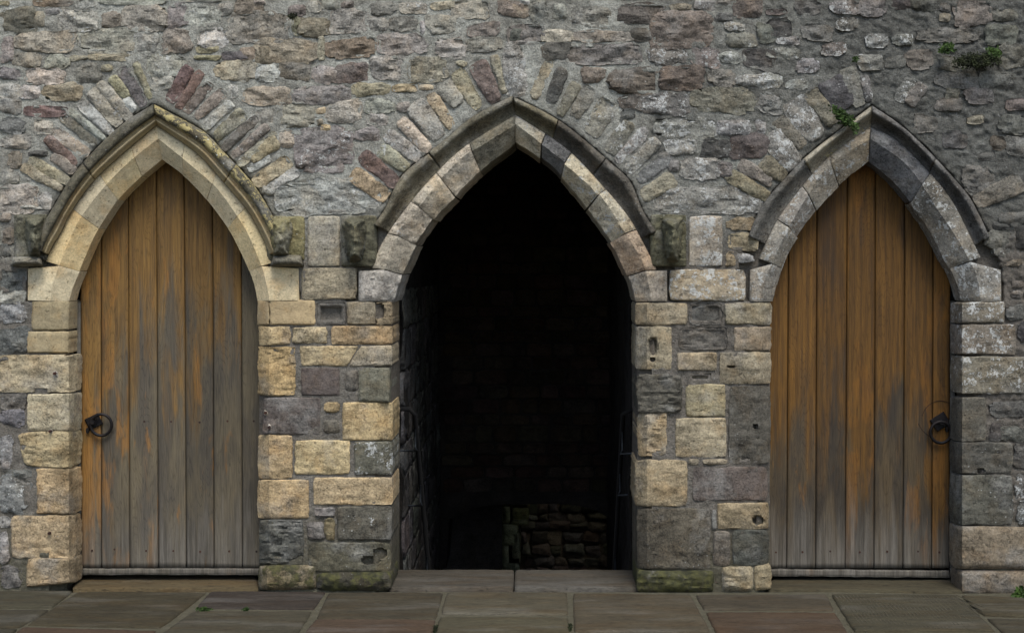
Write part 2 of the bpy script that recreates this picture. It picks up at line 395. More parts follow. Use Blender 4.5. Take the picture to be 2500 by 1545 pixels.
def mixc_(a, b, f): return tuple(x+(y-x)*f for x, y in zip(a, b))
def s_of_y(curve, y):
    yy = curve[:, 1]; return float(np.interp(-y, -yy, np.linspace(0, 1, len(yy))))
def voussoir(parent, key, side, s0, s1, color, mat, lichen=.1, moss=0., outer=None, amp=.006, back=REV, name='voussoir', prot=.012, gap=1.0, lip=.006):
    a = ARCH[key][side]; L = np.linalg.norm(np.diff(a['mid'], axis=0), axis=1).sum()
    g = gap/L; n = max(6, int((s1-s0)*L/4.5)); ss = np.linspace(s0+g, s1-g if s1 < .999 else s1-.4*g, n)
    seed = random.randrange(9999)
    o, m, i = (at(a[k], ss) for k in ('out', 'mid', 'inn'))
    wob = {'l': .5, 'c': 3.2, 'r': 2.0}[key]; jx = rng.uniform(-wob, wob, (2, 2))
    i = i+jx[0]+1.6*wob*np.stack([fbm(i[:, 0]/16, i[:, 1]/16, seed+60), fbm(i[:, 1]/16, i[:, 0]/16, seed+61)], -1); m = m+jx[1]*.7+1.2*wob*np.stack([fbm(m[:, 0]/14, m[:, 1]/14, seed+62), fbm(m[:, 1]/14, m[:, 0]/14, seed+63)], -1)
    if outer is not None:
        oo = np.array(outer, float); f = (ss-ss[0])/(ss[-1]-ss[0]); o = oo[0]+(oo[1]-oo[0])*f[:, None]
    o = o+(m-o)*.03
    e = np.minimum(np.arange(n), np.arange(n)[::-1]); ed = lip*np.exp(-e/1.2)
    rows = []
    wdt = np.linalg.norm(o-m, axis=1).mean(); k1 = max(4, int(wdt/5)); k2 = 9
    for j in range(k1+1):
        f = j/k1; p = o+(m-o)*f
        x = min(f*wdt, 99); dd = -prot+.010*math.exp(-x/3)
        rows.append((p, dd+0*ss))
    for j in range(1, k2+1):
        f = j/k2; p = m+(i-m)*f; rows.append((p, -prot+(CH+prot)*f+0*ss))
    V = []
    for p, dd in rows:
        nz = amp*2*fbm(p[:, 0]/24, p[:, 1]/24, seed, 5, .6)+amp*.8*fbm(p[:, 0]/6, p[:, 1]/6, seed+5, 2)
        V.append(W(p[:, 0], p[:, 1], dd+nz+ed))
    inner = V[-1]
    for dp in (.33, .66, 1.):
        r = inner.copy(); r[:, 1] = inner[:, 1]+(back-inner[:, 1])*dp
        r[:, 0] += .003*fbm(r[:, 2]*20, r[:, 1]*20, seed+3); V.append(r)
    first = V[0].copy(); first[:, 1] += .05
    V = np.array([first]+V)                                     # rows x stations x 3
    # end faces: push copies of the end stations back into the joint
    a0 = V[:, :1].copy(); a1 = V[:, -1:].copy(); a0[..., 1] += .03; a1[..., 1] += .03
    V = np.concatenate([a0, V, a1], 1); nr, ns = V.shape[:2]
    F = grid_faces(nr, ns, 0, side == 'R')
    return mesh_obj(name, V.reshape(-1, 3), F, mat, parent, color, True, lichen, moss, sharp=26)
PROF = [(0, -.03), (.0, .015), (.05, .05), (.14, .072), (.30, .085), (.46, .08), (.54, .06), (.60, .045), (.66, .05), (.74, .062), (.82, .055), (.88, .036), (.94, .028), (1, .016)]
PROF_OLD = [(0, -.03), (.0, .024), (.05, .042), (.14, .052), (.26, .053), (.36, .044), (.48, .022), (.62, .0), (.76, -.014), (.88, -.018), (1, -.012)]
def hood(parent, key, side, s0, s1, color, lichen, prof=PROF_OLD, amp=.006, mat=None, moss=0., sc_=1., shift=(0, 0)):
    a = ARCH[key][side]; L = np.linalg.norm(np.diff(a['hood'], axis=0), axis=1).sum(); g = 1.2/L
    n = max(8, int((s1-s0)*L/5)); ss = np.linspace(s0+g, s1-g if s1 < .999 else s1, n); o, i = at(a['hood'], ss), at(a['out'], ss)
    o = o+np.array(shift); seed = random.randrange(9999); V = []
    fine = []
    for (f0, h0), (f1, h1) in zip(prof[:-1], prof[1:]):
        for q in (0, .5): fine.append((f0+(f1-f0)*q, h0+(h1-h0)*q))
    fine.append(prof[-1])
    for f, h in fine:
        p = o+(i-o)*f; k = 1 if h > 0 else 0
        nz = k*(amp*2*fbm(p[:, 0]/20, p[:, 1]/20, seed, 5, .6)+amp*.7*fbm(p[:, 0]/5, p[:, 1]/5, seed+4, 2))
        V.append(W(p[:, 0]+k*amp*250*fbm(p[:, 1]/18, p[:, 0]/18, seed+8), p[:, 1], -h*sc_+nz))
    V = np.array(V); a0 = V[:, :1].copy(); a1 = V[:, -1:].copy(); a0[..., 1] = .02; a1[..., 1] = np.where(s1 > .999, a1[..., 1]*1, .02)
    V = np.concatenate([a0, V, a1], 1); nr, ns = V.shape[:2]
    return mesh_obj('hood_stone', V.reshape(-1, 3), grid_faces(nr, ns, 0, side == 'R'), mat or M['hood'], parent, color, True, lichen, moss)

# ------------------------------------------------------------------ the ground
gx, gy = np.meshgrid(np.linspace(-14, 14, 90), np.linspace(-22, .0, 90), indexing='ij')
gv = np.stack([gx, gy, -.010+.006*fbm(gx*3, gy*3, 3)], -1).reshape(-1, 3)
pave = mesh_obj('pavement', gv, grid_faces(90, 90), M['grout'], origin=(0, 0, 0)); tag(pave, kind='structure')
def soft(c, f=.32): return tuple(sum(c)/3*f+x*(1-f) for x in c)
def slab(q, color, groundpx=True, dents=(), moss=.1, h=.0, mat=None, **kw):
    u = [GU(*p) for p in q] if groundpx else q
    u = [u[3], u[2], u[1], u[0]]                                # wind so that normals look up
    z = random.uniform(-.003, .004)+h
    V, F = stone_mesh(u, prot=0., rc=.015, edge=2.2, relief=.0025, facet=0, fall=2.5, step=9, back=.03, mp=MG(z), sk=(0, 0, -1), base_in=.006)
    F = [tuple(f[::-1]) for f in F]
    return mesh_obj('paving_slab', V, F, mat or M['slab'], pave, tuple(v*k for v, k in zip(soft(color, .2), (.63, .61, .53))), True, .05, moss)
PV = [
 ([(-170,1440),(178,1439),(128,1479),(-230,1483)], (88,84,72)), ([(-240,1487),(122,1484),(48,1527),(-300,1540)], (84,82,70)),
 ([(190,1441),(506,1442),(392,1529),(66,1521)], (88,80,64)), ([(-330,1546),(44,1532),(-40,1600),(-420,1600)], (80,76,66)),
 ([(54,1528),(384,1537),(300,1612),(-34,1606)], (100,78,64)),
 ([(514,1439),(796,1441),(766,1484),(478,1480)], (76,68,66)), ([(470,1489),(763,1489),(690,1600),(318,1600)], (92,88,76)),
 ([(803,1442),(1082,1443),(1066,1507),(772,1506)], (92,86,72)), ([(769,1510),(1064,1511),(1040,1612),(700,1606)], (104,84,72)),
 ([(1091,1443),(1384,1443),(1387,1498),(1076,1495)], (110,104,90)), ([(1074,1503),(1387,1505),(1393,1600),(1048,1604)], (102,97,82)),
 ([(1399,1445),(1686,1449),(1736,1540),(1402,1538)], (104,94,80)), ([(1402,1543),(1738,1545),(1780,1620),(1406,1618)], (98,90,76)),
 ([(1698,1449),(2018,1447),(2036,1487),(1718,1485)], (92,85,72)), ([(1722,1491),(2040,1492),(2104,1600),(1782,1604)], (104,84,68)),
 ([(2029,1448),(2334,1450),(2432,1538),(2086,1539)], (94,90,74)), ([(2092,1544),(2440,1543),(2520,1610),(2118,1612)], (92,88,74)),
 ([(2345,1450),(2700,1464),(2760,1512),(2400,1499)], (96,90,72)), ([(2408,1505),(2764,1518),(2860,1600),(2520,1606)], (92,86,72))]
for q, c_ in PV:
    o = slab(q, jit(c_, 4))
# grooved slab: fine tooled lines raised on the slab beside the right-hand doorstep
groove = []
for k in range(34):
    a_, b_ = GU(2036+k*9, 1452), GU(2110+k*9.6, 1534)
    if k > 26: b_ = GU(2110+k*9.6-(k-26)*3, 1534-(k-26)*7)
    x0, y0, x1, y1 = a_[0]/S, a_[1]/S, b_[0]/S, b_[1]/S
    groove.append(([(x0, y0, .0005), (x0+.007, y0, .0005), (x1+.007, y1, .0005), (x1, y1, .0005), (x0+.001, y0, .0025), (x0+.004, y0, .0025), (x1+.004, y1, .0025), (x1+.001, y1, .0025)],
      [(4, 7, 6, 5), (0, 3, 7, 4), (5, 6, 2, 1), (0, 4, 5, 1), (3, 2, 6, 7)]))
gv_, gf_ = merge(groove)
go = mesh_obj('tooled_ribs', gv_, gf_, M['slab'], pave, (66,63,51), False, .05, .1); tag(go, kind='stuff')
yb = -1.22                                                     # more paving towards and behind the camera
r = 0
while yb > -6.5:
    dp = random.uniform(.42, .6); x = -5.2+random.uniform(0, .5)
    while x < 5.2:
        wd = random.uniform(.5, .95)
        slab([((x+.01)*S, (yb)*S), ((x+wd-.012)*S, yb*S), ((x+wd-.012)*S, (yb-dp+.02)*S), ((x+.01)*S, (yb-dp+.02)*S)], jit((96,88,75), 9), False); x += wd
    yb -= dp
for xs, sg in ((-3.05, -1), (3.15, 1)):
    for yy in (0., -.4, -.8):
        x = xs
        for k in range(3):
            x0, x1 = sorted((x, x+sg*.68)); x += sg*.7
            slab([(x0*S, (yy-.02)*S), (x1*S, (yy-.02)*S), (x1*S, (yy-.39)*S), (x0*S, (yy-.39)*S)], jit((92,86,73), 8), False)

# ------------------------------------------------------------------ doorsteps
def doorstep(name, q_list, cols, label, z0, moss=.1):
    c0 = GU(*q_list[0][0]); r_ = empty(name, (c0[0]/S, c0[1]/S, 0), label, 'doorstep')
    for q, c_ in zip(q_list, cols):
        u = q if q[0][0] < -900 else [GU(*p) for p in q]
        u = [u[3], u[2], u[1], u[0]]
        V, F = stone_mesh(u, prot=0., rc=.01, edge=1.2, relief=.002, facet=0, fall=2.0, step=9, back=.05, mp=MG(z0), sk=(0, 0, -1), base_in=.006)
        mesh_obj('step_slab', V, [tuple(f[::-1]) for f in F], M['slab'], r_, tuple(v*.60 for v in c_), True, .05, moss)
    return r_
doorstep('doorstep', [[(188,1406),(628,1406),(632,1437),(176,1437)]], [(120,104,72)], 'ochre stone doorstep under the weathered grey-brown door', .006, .15)
doorstep('doorstep', [[(966,1393),(1256,1393),(1253,1437),(946,1437)], [(1258,1393),(1546,1393),(1566,1437),(1256,1437)]], [(104,97,84), (108,102,90)], 'broad smooth two-slab stone step across the open dark archway', .010, .0)
doorstep('doorstep', [[(1886,1409),(2338,1409),(2352,1444),(1872,1438)]], [(98,90,66)], 'mossy stone doorstep under the orange-brown door', .006, .3)

# ------------------------------------------------------------------ ashlar: arches, piers, jambs
def T(tx, ty): return lambda x0, y0, x1, y1: rect(tx+x0*.3439, ty+y0*.3439, tx+x1*.3439, ty+y1*.3439)
NEW, CREAM, YEL, TAN, GRY, PUR, DRK, GRN, BRN = (176,160,126), (178,164,132), (188,162,108), (160,146,116), (122,116,102), (98,86,84), (80,77,72), (100,100,86), (142,122,92)

arch_l = empty('pointed_arch', W(np.array(398.), np.array(735.), 0.), 'clean cream stone pointed arch with moulded hood over the weathered grey-brown door', 'arch')
arch_c = empty('pointed_arch', W(np.array(1256.), np.array(735.), 0.), 'broken patchy stone pointed arch over the open dark passage', 'arch')
arch_r = empty('pointed_arch', W(np.array(2115.), np.array(735.), 0.), 'grey weathered stone pointed arch with plant-topped hood over the orange-brown door', 'arch')
def ring(root, key, side, ys, cols, mats, lich, outers=None, amp=.003, back=REV):
    inn = ARCH[key][side]['inn']; ss = [s_of_y(inn, y) for y in ys]; ss[0] = 1.; ss[-1] = 0.
    for j in range(len(ys)-1):
        voussoir(root, key, side, ss[j+1], ss[j], tuple(min(238, v*(1.24 if key == 'l' else 1.16 if key == 'c' else 1.06)) for v in (soft(mixc_(cols[j], (170,155,122), .45), .10) if key == 'l' else soft(cols[j], .34))), mats[j] if isinstance(mats, list) else mats, lich[j] if isinstance(lich, list) else lich,
                 outer=(outers if j == len(ys)-2 else None), amp=amp[j] if isinstance(amp, list) else amp, back=back, gap=.45 if key == 'l' else 1., lip=.0015 if key == 'l' else .006)
ring(arch_l, 'l', 'L', [389,430,488,558,662,735], [(168,154,124),(172,156,116),(160,150,126),(176,152,104),(168,157,130)], M['smooth'], .02, ((66,733),(66,656)), .0022)
ring(arch_l, 'l', 'R', [389,428,488,557,662,735], [(156,148,124),(166,152,120),(164,152,124),(178,158,112),(168,151,116)], M['smooth'], .02, ((732,733),(732,656)), .0022)
ring(arch_c, 'c', 'L', [349,415,478,535,600,670,737], [(112,106,86),(170,154,126),(162,146,116),(156,142,118),(152,140,116),(146,138,124)], M['ashlar'], [.25,.6,.5,.5,.5,.5], ((874,735),(874,662)), [.005,.009,.007,.012,.008,.012], .45)
ring(arch_c, 'c', 'R', [349,387,430,508,590,672,737], [(160,150,124),(92,90,86),(158,144,112),(154,142,114),(148,124,96),(142,128,106)], M['ashlar'], [.55,.1,.8,.75,.45,.5], ((1630,735),(1630,660)), [.007,.004,.007,.009,.009,.006], .45)
ring(arch_r, 'r', 'L', [394,455,515,580,655,737], [(150,134,106),(138,128,108),(130,122,108),(136,128,110),(132,124,108)], M['ashlar'], .75, ((1830,735),(1830,660)), .004)
ring(arch_r, 'r', 'R', [394,495,655,737], [(90,90,90),(118,112,98),(128,122,108)], M['ashlar'], [.35,.75,.8], ((2446,735),(2446,660)), .005)
for sd, cut, lt in (('L', .62, .45), ('R', .60, .95)):
    for s0_, s1_ in ((.215, cut), (cut, 1.)):
        hood(arch_l, 'l', sd, s0_, s1_, (88,84,70), lt, PROF[:7], .006)
        hood(arch_l, 'l', sd, s0_, s1_, (158,144,112), .02, PROF[6:], .0015, M['smooth']).name = 'hood_roll'
hood(arch_c, 'c', 'L', .298, .63, (104,98,82), .25, amp=.009, sc_=.85); hood(arch_c, 'c', 'L', .63, 1., (98,94,80), .2, amp=.007, sc_=.85, shift=(-2, -4))
hood(arch_c, 'c', 'R', .275, .60, (84,80,72), .25, amp=.012, sc_=.85); hood(arch_c, 'c', 'R', .60, .82, (78,74,66), .25, amp=.012, sc_=.85); hood(arch_c, 'c', 'R', .82, 1., (102,96,78), .1, amp=.004)
hood(arch_r, 'r', 'L', .27, .655, (92,90,84), .35, amp=.008, sc_=.8); hood(arch_r, 'r', 'L', .655, 1., (140,134,118), .62, amp=.004, sc_=1.25)
hood(arch_r, 'r', 'R', .27, .66, (84,82,78), .3, amp=.009, sc_=.75); hood(arch_r, 'r', 'R', .66, 1., (88,86,82), .25, amp=.006)

# label stops: worn carved bosses at the hood ends
def label_stop(root, q, plate, color, lich, prot=.085, flip=1):
    x0, y0, x1, y1 = q
    s_ = stone(root, 'label_stop', rect(x0, y0, x1, y1-3), tuple(v*.95 for v in color), M['hood'], lich*.6, .2, prot=.022, rc=.03, edge=2, relief=.008, facet=.06, fall=3, step=4, back=.12)
    h_ = y1-y0; w_ = x1-x0; a_ = 3 if flip > 0 else w_*.26; b_ = w_*.26 if flip > 0 else 3
    V, F = stone_mesh([(x0+a_, y0+3), (x1-b_, y0+3), (x1-b_-w_*.12, y1-h_*.10), (x0+a_+w_*.12, y1-h_*.10)], prot=prot*1.9, rc=.26, edge=6, relief=.034, facet=.3, fall=11, step=2.6, back=.10, iso=True)
    k = mesh_obj('carved_boss', V, F, M['hood'], s_, color, True, lich, .3, sharp=40); k.location = Vector(V.mean(0))-Vector(root.location)-s_.location
    if plate:
        a0, b0, a1, b1 = plate
        V, F = stone_mesh([(a0+8, b0), (a1-8, b0), (a1, b1), (a0, b1)], prot=.105, rc=.06, edge=1.2, relief=.004, facet=0, fall=4, step=3.5, back=.13)
        mesh_obj('stop_plate', V, F, M['hood'], s_, (110,106,92), True, .2, .1).location = Vector(V.mean(0))-Vector(root.location)-s_.location
    return s_
label_stop(arch_l, (34,524,116,640), (24,626,108,651), (92,90,74), .45, flip=-1)
label_stop(arch_l, (648,528,744,640), (658,622,744,652), (112,106,76), .55)
label_stop(arch_c, (832,526,920,654), None, (90,88,72), .45, .10)
label_stop(arch_c, (1588,524,1676,655), None, (88,86,68), .5, .11, -1)

# piers and jambs: dressed blocks, traced course by course
def soft(c, f=.32): return tuple(sum(c)/3*f+x*(1-f) for x in c)
def block(root, q, color, lichen=.12, moss=0., prot=.012, cham=None, dents=(), relief=.004, edge=2.0, rc=.035, mat=None, back=.30, facet=.03, fall=1.7, label=None):
    moss = max(moss, float(np.interp(np.mean([p[1] for p in q]), [1230, 1400], [0, .45])))
    if cham in (LCH, R2): back = .10
    if cham in (LJ, RJ): back = .083
    o = stone(root, 'stone_block', q, tuple(v*k for v, k in zip(soft(jit(color, 6), .42), (.92, .895, .85))), mat or M['ashlar'], lichen, moss, prot=prot, rc=rc, edge=edge, relief=relief, facet=facet, fall=fall, step=4., cham=cham, dents=dents, back=back)
    return o
pier_a = empty('masonry_pier', W(np.array(795.), np.array(1440.), 0.), 'yellow and grey block pier between weathered grey-brown door and open archway', 'pier')
pier_b = empty('masonry_pier', W(np.array(1720.), np.array(1440.), 0.), 'tan and dark grey block pier between open archway and orange-brown door', 'pier')
jamb_l = empty('door_jamb', W(np.array(110.), np.array(1440.), 0.), 'yellow stone jamb with rusty bolts beside the ring handle of the grey-brown door', 'jamb')
jamb_r = empty('door_jamb', W(np.array(2420.), np.array(1440.), 0.), 'grey stone jamb beside the ring handle of the orange-brown door', 'jamb')
LJ = [('R', 168, 186, .075)]; RJ = [('L', 2349, 2331, .075)]
LCH = [('L', 657, 629, CH)]; RCH = [('R', 920, 959, CH)]; L2 = [('L', 1580, 1551, CH)]; R2 = [('R', 1854, 1884, CH)]
a = T(620, 500); b = T(620, 1025); A = lambda *k, **kw: block(pier_a, *k, **kw)
A(a(382,82,610,436), (158,150,128), .3); A(a(338,448,728,670), (158,146,114), .2, relief=.006)
A(a(110,677,435,853), YEL, .05, cham=[('L', 657, 629, CH)] if 0 else None, mat=M['smooth'], relief=.002)
A(a(25,677,108,853), (184,164,120), .02, cham=[('L', 660, 629, CH)], mat=M['smooth'], relief=.001)
A(a(447,692,652,848), PUR, .05, prot=-.045, relief=.004)
A(a(660,687,862,853), (146,138,112), .35, relief=.006); A(a(866,687,985,851), (150,132,98), .1, cham=RCH, dents=[(925,760,13,18,.07)], relief=.012, edge=4)
A(a(35,862,258,995), YEL, .12, cham=LCH, relief=.007, edge=4); A(a(272,867,518,985), (186,166,120), .15, relief=.007, edge=4, rc=.06); A(a(550,860,985,990), (182,152,104), .1, cham=RCH, relief=.006)
A([(730,844),(876,845),(848,894),(736,892)], (184,162,114), .1, relief=.006, edge=3); A([(881,845),(957,843),(957,892),(850,895)], (176,160,124), .25, cham=RCH, relief=.005, edge=3)
A(a(30,1005,293,1353), (196,160,96), .2, cham=LCH, relief=.009, edge=4)
A(a(335,1157,608,1353), PUR, .08, relief=.002); A(a(642,1172,735,1318), (112,108,102), .3, relief=.008, rc=.2, edge=4); A(a(745,1157,963,1400), (112,112,98), .35, relief=.004)
A([(642,970),(784,970),(780,1060),(640,1060)], (94,84,82), .08, relief=.003)
A(a(500,1400,608,1475), (172,144,92), .05, rc=.25, relief=.006); A(a(628,1402,988,1672), (192,164,106), .05, cham=RCH, relief=.004)
A(b(492,0,608,95), (100,98,88), .15, rc=.15, relief=.006)
A(b(30,107,274,415), (188,158,104), .15, cham=LCH, relief=.006); A(b(290,142,680,386), (196,170,112), .2, relief=.006, edge=2.5); A(b(712,152,985,390), (106,106,92), .75, relief=.004, cham=RCH)
A(b(25,422,390,698), (196,166,110), .1, cham=LCH, relief=.004); A(b(422,407,985,603), (188,162,112), .12, cham=RCH, relief=.005)
A(b(430,617,578,690), (124,118,116), .3, rc=.25, relief=.010, edge=4); A(b(375,722,500,850), (116,110,108), .3, rc=.2, relief=.01, edge=4); A(b(503,690,578,850), (132,122,84), .25, rc=.2, relief=.01, edge=4)
A(b(590,612,978,853), (98,96,80), .5, .3, relief=.004, cham=RCH); A(b(388,867,972,1072), (96,94,74), .25, .35, relief=.006, rc=.08, edge=4, cham=RCH, dents=[(928,1350,15,11,.12),(905,1368,22,9,.07)])
A(b(35,707,352,1022), (88,88,82), .12, .1, relief=.016, cham=LCH, edge=3)
A(b(30,1028,438,1204), (128,112,80), .1, .85, relief=.008, prot=.03, rc=.08, fall=6, cham=[('L', 652, 632, .05)]); A(b(442,1078,975,1212), (74,72,56), .2, .9, relief=.010, prot=.035, rc=.1, fall=7)
a = T(1240, 500); b = T(1240, 1025); A = lambda *k, **kw: block(pier_b, *k, **kw)
A(a(1282,78,1523,438), (166,160,146), .85, relief=.004); A(a(1146,457,1688,683), (160,146,116), .85, relief=.006, rc=.06)
A(a(905,697,1272,853), TAN, .15, cham=L2); A(a(1288,695,1522,850), (80,80,76), .15, relief=.012, prot=-.005, edge=4, rc=.1); A([(1768,740),(1884,740),(1884,792),(1772,792)], (150,138,112), .35, cham=R2, relief=.006, edge=3)
A(a(905,862,1163,1168), (162,148,116), .15, cham=L2, dents=[(1594,846,11,22,.035),(1593,877,6,5,.08)]); A(a(1215,867,1558,1028), (92,88,82), .2, relief=.010, edge=4, rc=.1, prot=.002); A([(1793,798),(1884,798),(1882,855),(1793,857)], (150,134,110), .4, cham=R2, relief=.007, edge=3)
A(a(1202,1047,1483,1178), (166,150,114), .1, relief=.004); A([(1757,860),(1883,858),(1882,937),(1757,936)], (156,144,114), .25, cham=R2, relief=.005, dents=[(1786,895,9,2.5,.03)])
A(a(1283,1193,1443,1250), (144,134,108), .15, prot=-.01, relief=.006); A(a(915,1200,1238,1480), (84,82,74), .3, relief=.014, rc=.1, edge=5, prot=.02)
A(a(1262,1272,1545,1503), (160,146,108), .15, relief=.005); A([(1781,942),(1882,942),(1881,1130),(1778,1134)], (94,92,82), .2, relief=.006, cham=R2, rc=.05, dents=[(1844,1041,5,5,.05)])
A([(1556,1008),(1628,1004),(1628,1112),(1556,1112)], (172,152,110), .4, cham=L2, relief=.012, edge=4, rc=.07); A([(1650,1020),(1773,1018),(1773,1115),(1648,1115)], (160,148,114), .2, relief=.005)
A(b(900,282,1273,613), (166,148,108), .12, cham=L2, relief=.006, edge=3); A(b(1312,332,1845,573), (98,88,84), .08, relief=.003, cham=R2, rc=.05)
A(b(1282,276,1352,318), (136,126,104), .3, rc=.25, relief=.008); A(b(1382,276,1558,318), (144,132,106), .25, rc=.2, relief=.006)
A(b(915,627,1438,1058), (98,90,74), .2, .25, relief=.004, cham=L2); A(b(1446,632,1480,775), (120,124,122), .4, rc=.15, relief=.006); A(b(1487,587,1853,773), (146,130,96), .25, .1, relief=.006, cham=R2, dents=[(1850,1270,14,10,.05)])
A(b(1457,787,1578,1033), (112,104,92), .2, .1, rc=.08, relief=.005); A(b(1592,777,1853,1030), (84,86,78), .1, .2, relief=.006, rc=.08, cham=R2)
A(b(915,1067,1463,1222), (78,76,50), .1, .98, relief=.010, prot=.03, rc=.05, fall=6); A(b(1477,1092,1513,1150), (98,80,70), .1, prot=-.03, relief=.004)
A(b(1520,1038,1742,1216), (150,134,98), .15, .3, relief=.009, prot=.025, rc=.08, fall=5); A([(1842,1380),(1883,1378),(1883,1436),(1842,1442)], (140,126,94), .15, .35, relief=.008, prot=.02, rc=.06, fall=5)
# left jamb
a = T(0, 500); b = T(0, 1025); A = lambda *k, **kw: block(jamb_l, *k, **kw); JC = [('R', 122, 168, CH)]
A(a(226,682,490,890), (178,160,116), .05, cham=JC, mat=M['smooth'], relief=.003); A(a(192,897,490,1052), (180,160,112), .05, cham=JC, mat=M['smooth'], relief=.003)
A(a(-40,1064,541,1330), (182,164,126), .1, cham=LJ, relief=.007, edge=3, dents=[(100,955,15,6,.1),(135,911,4,4,.03),(167,864,10,4,.08)]); A(a(192,1342,541,1608), (182,168,134), .1, cham=LJ, relief=.004, edge=2.5)
A([(40,1056),(188,1050),(184,1143),(62,1140)], (186,166,114), .08, cham=LJ, relief=.009, edge=4, rc=.1); A(b(260,343,541,668), (184,154,104), .1, cham=LJ, relief=.006, edge=3)
A(b(76,672,541,982), (180,156,110), .15, .12, cham=LJ, relief=.007, edge=4, rc=.06); A([(66,1362),(187,1362),(187,1422),(64,1434)], (158,138,98), .1, .4, cham=LJ, relief=.007, edge=3, prot=.02)
# right jamb
a = T(1860, 500); b = T(1860, 1025); A = lambda *k, **kw: block(jamb_r, *k, **kw)
A([(2332,739),(2452,736),(2452,788),(2332,789)], (130,122,106), .75, cham=RJ, relief=.004); A([(2332,792),(2478,792),(2480,866),(2332,864)], (132,124,108), .75, cham=RJ, relief=.005, rc=.03)
A([(2332,869),(2570,872),(2570,962),(2332,960)], (130,122,104), .75, cham=RJ, relief=.005); A([(2332,970),(2408,970),(2408,1076),(2330,1076)], (100,98,88), .2, cham=RJ, relief=.004, prot=.01)
A([(2330,1079),(2474,1079),(2470,1156),(2332,1156)], (92,90,82), .42, cham=RJ, relief=.006, dents=[(2395,1150,8,6,.05)]); A([(2330,1159),(2472,1159),(2474,1280),(2330,1280)], (88,88,80), .4, .1, cham=RJ, relief=.006)
A([(2329,1283),(2580,1287),(2580,1388),(2330,1388)], (130,116,92), .15, .1, cham=RJ, relief=.005, prot=.03, fall=5); A([(2332,1392),(2580,1392),(2580,1458),(2334,1452)], (116,104,82), .15, .25, cham=RJ, relief=.006, prot=.035, fall=5)

# rusty bolts let into the blocks
def bolt(root, px, py, name='iron_bolt', rr=.005, mat=None):
    p = W(np.array(px*1.), np.array(py*1.), -.012); x, y, z = p
    V, F = tube([(x, y+.03, z), (x, y-.010, z), (x, y-.016, z)], rr*1.35, 8)
    cv, cf = stone_mesh([(px-8, py-10), (px+7, py-9), (px+8, py+10), (px-7, py+9)], prot=.014, rc=.3, edge=3, relief=.006, facet=.1, fall=3, step=2.5, back=.03)
    mesh_obj('bolt_collar', cv, cf, M['ashlar'], root, (158,152,140), True, .2)
    return mesh_obj(name, V, F, mat or M['rust'], root, (80,50,36), False)
for px, py in ((124,1052), (122,1300), (135,911)): bolt(jamb_l, px, py)
for px, py in ((649,1007), (658,1042)): bolt(pier_a, px, py)

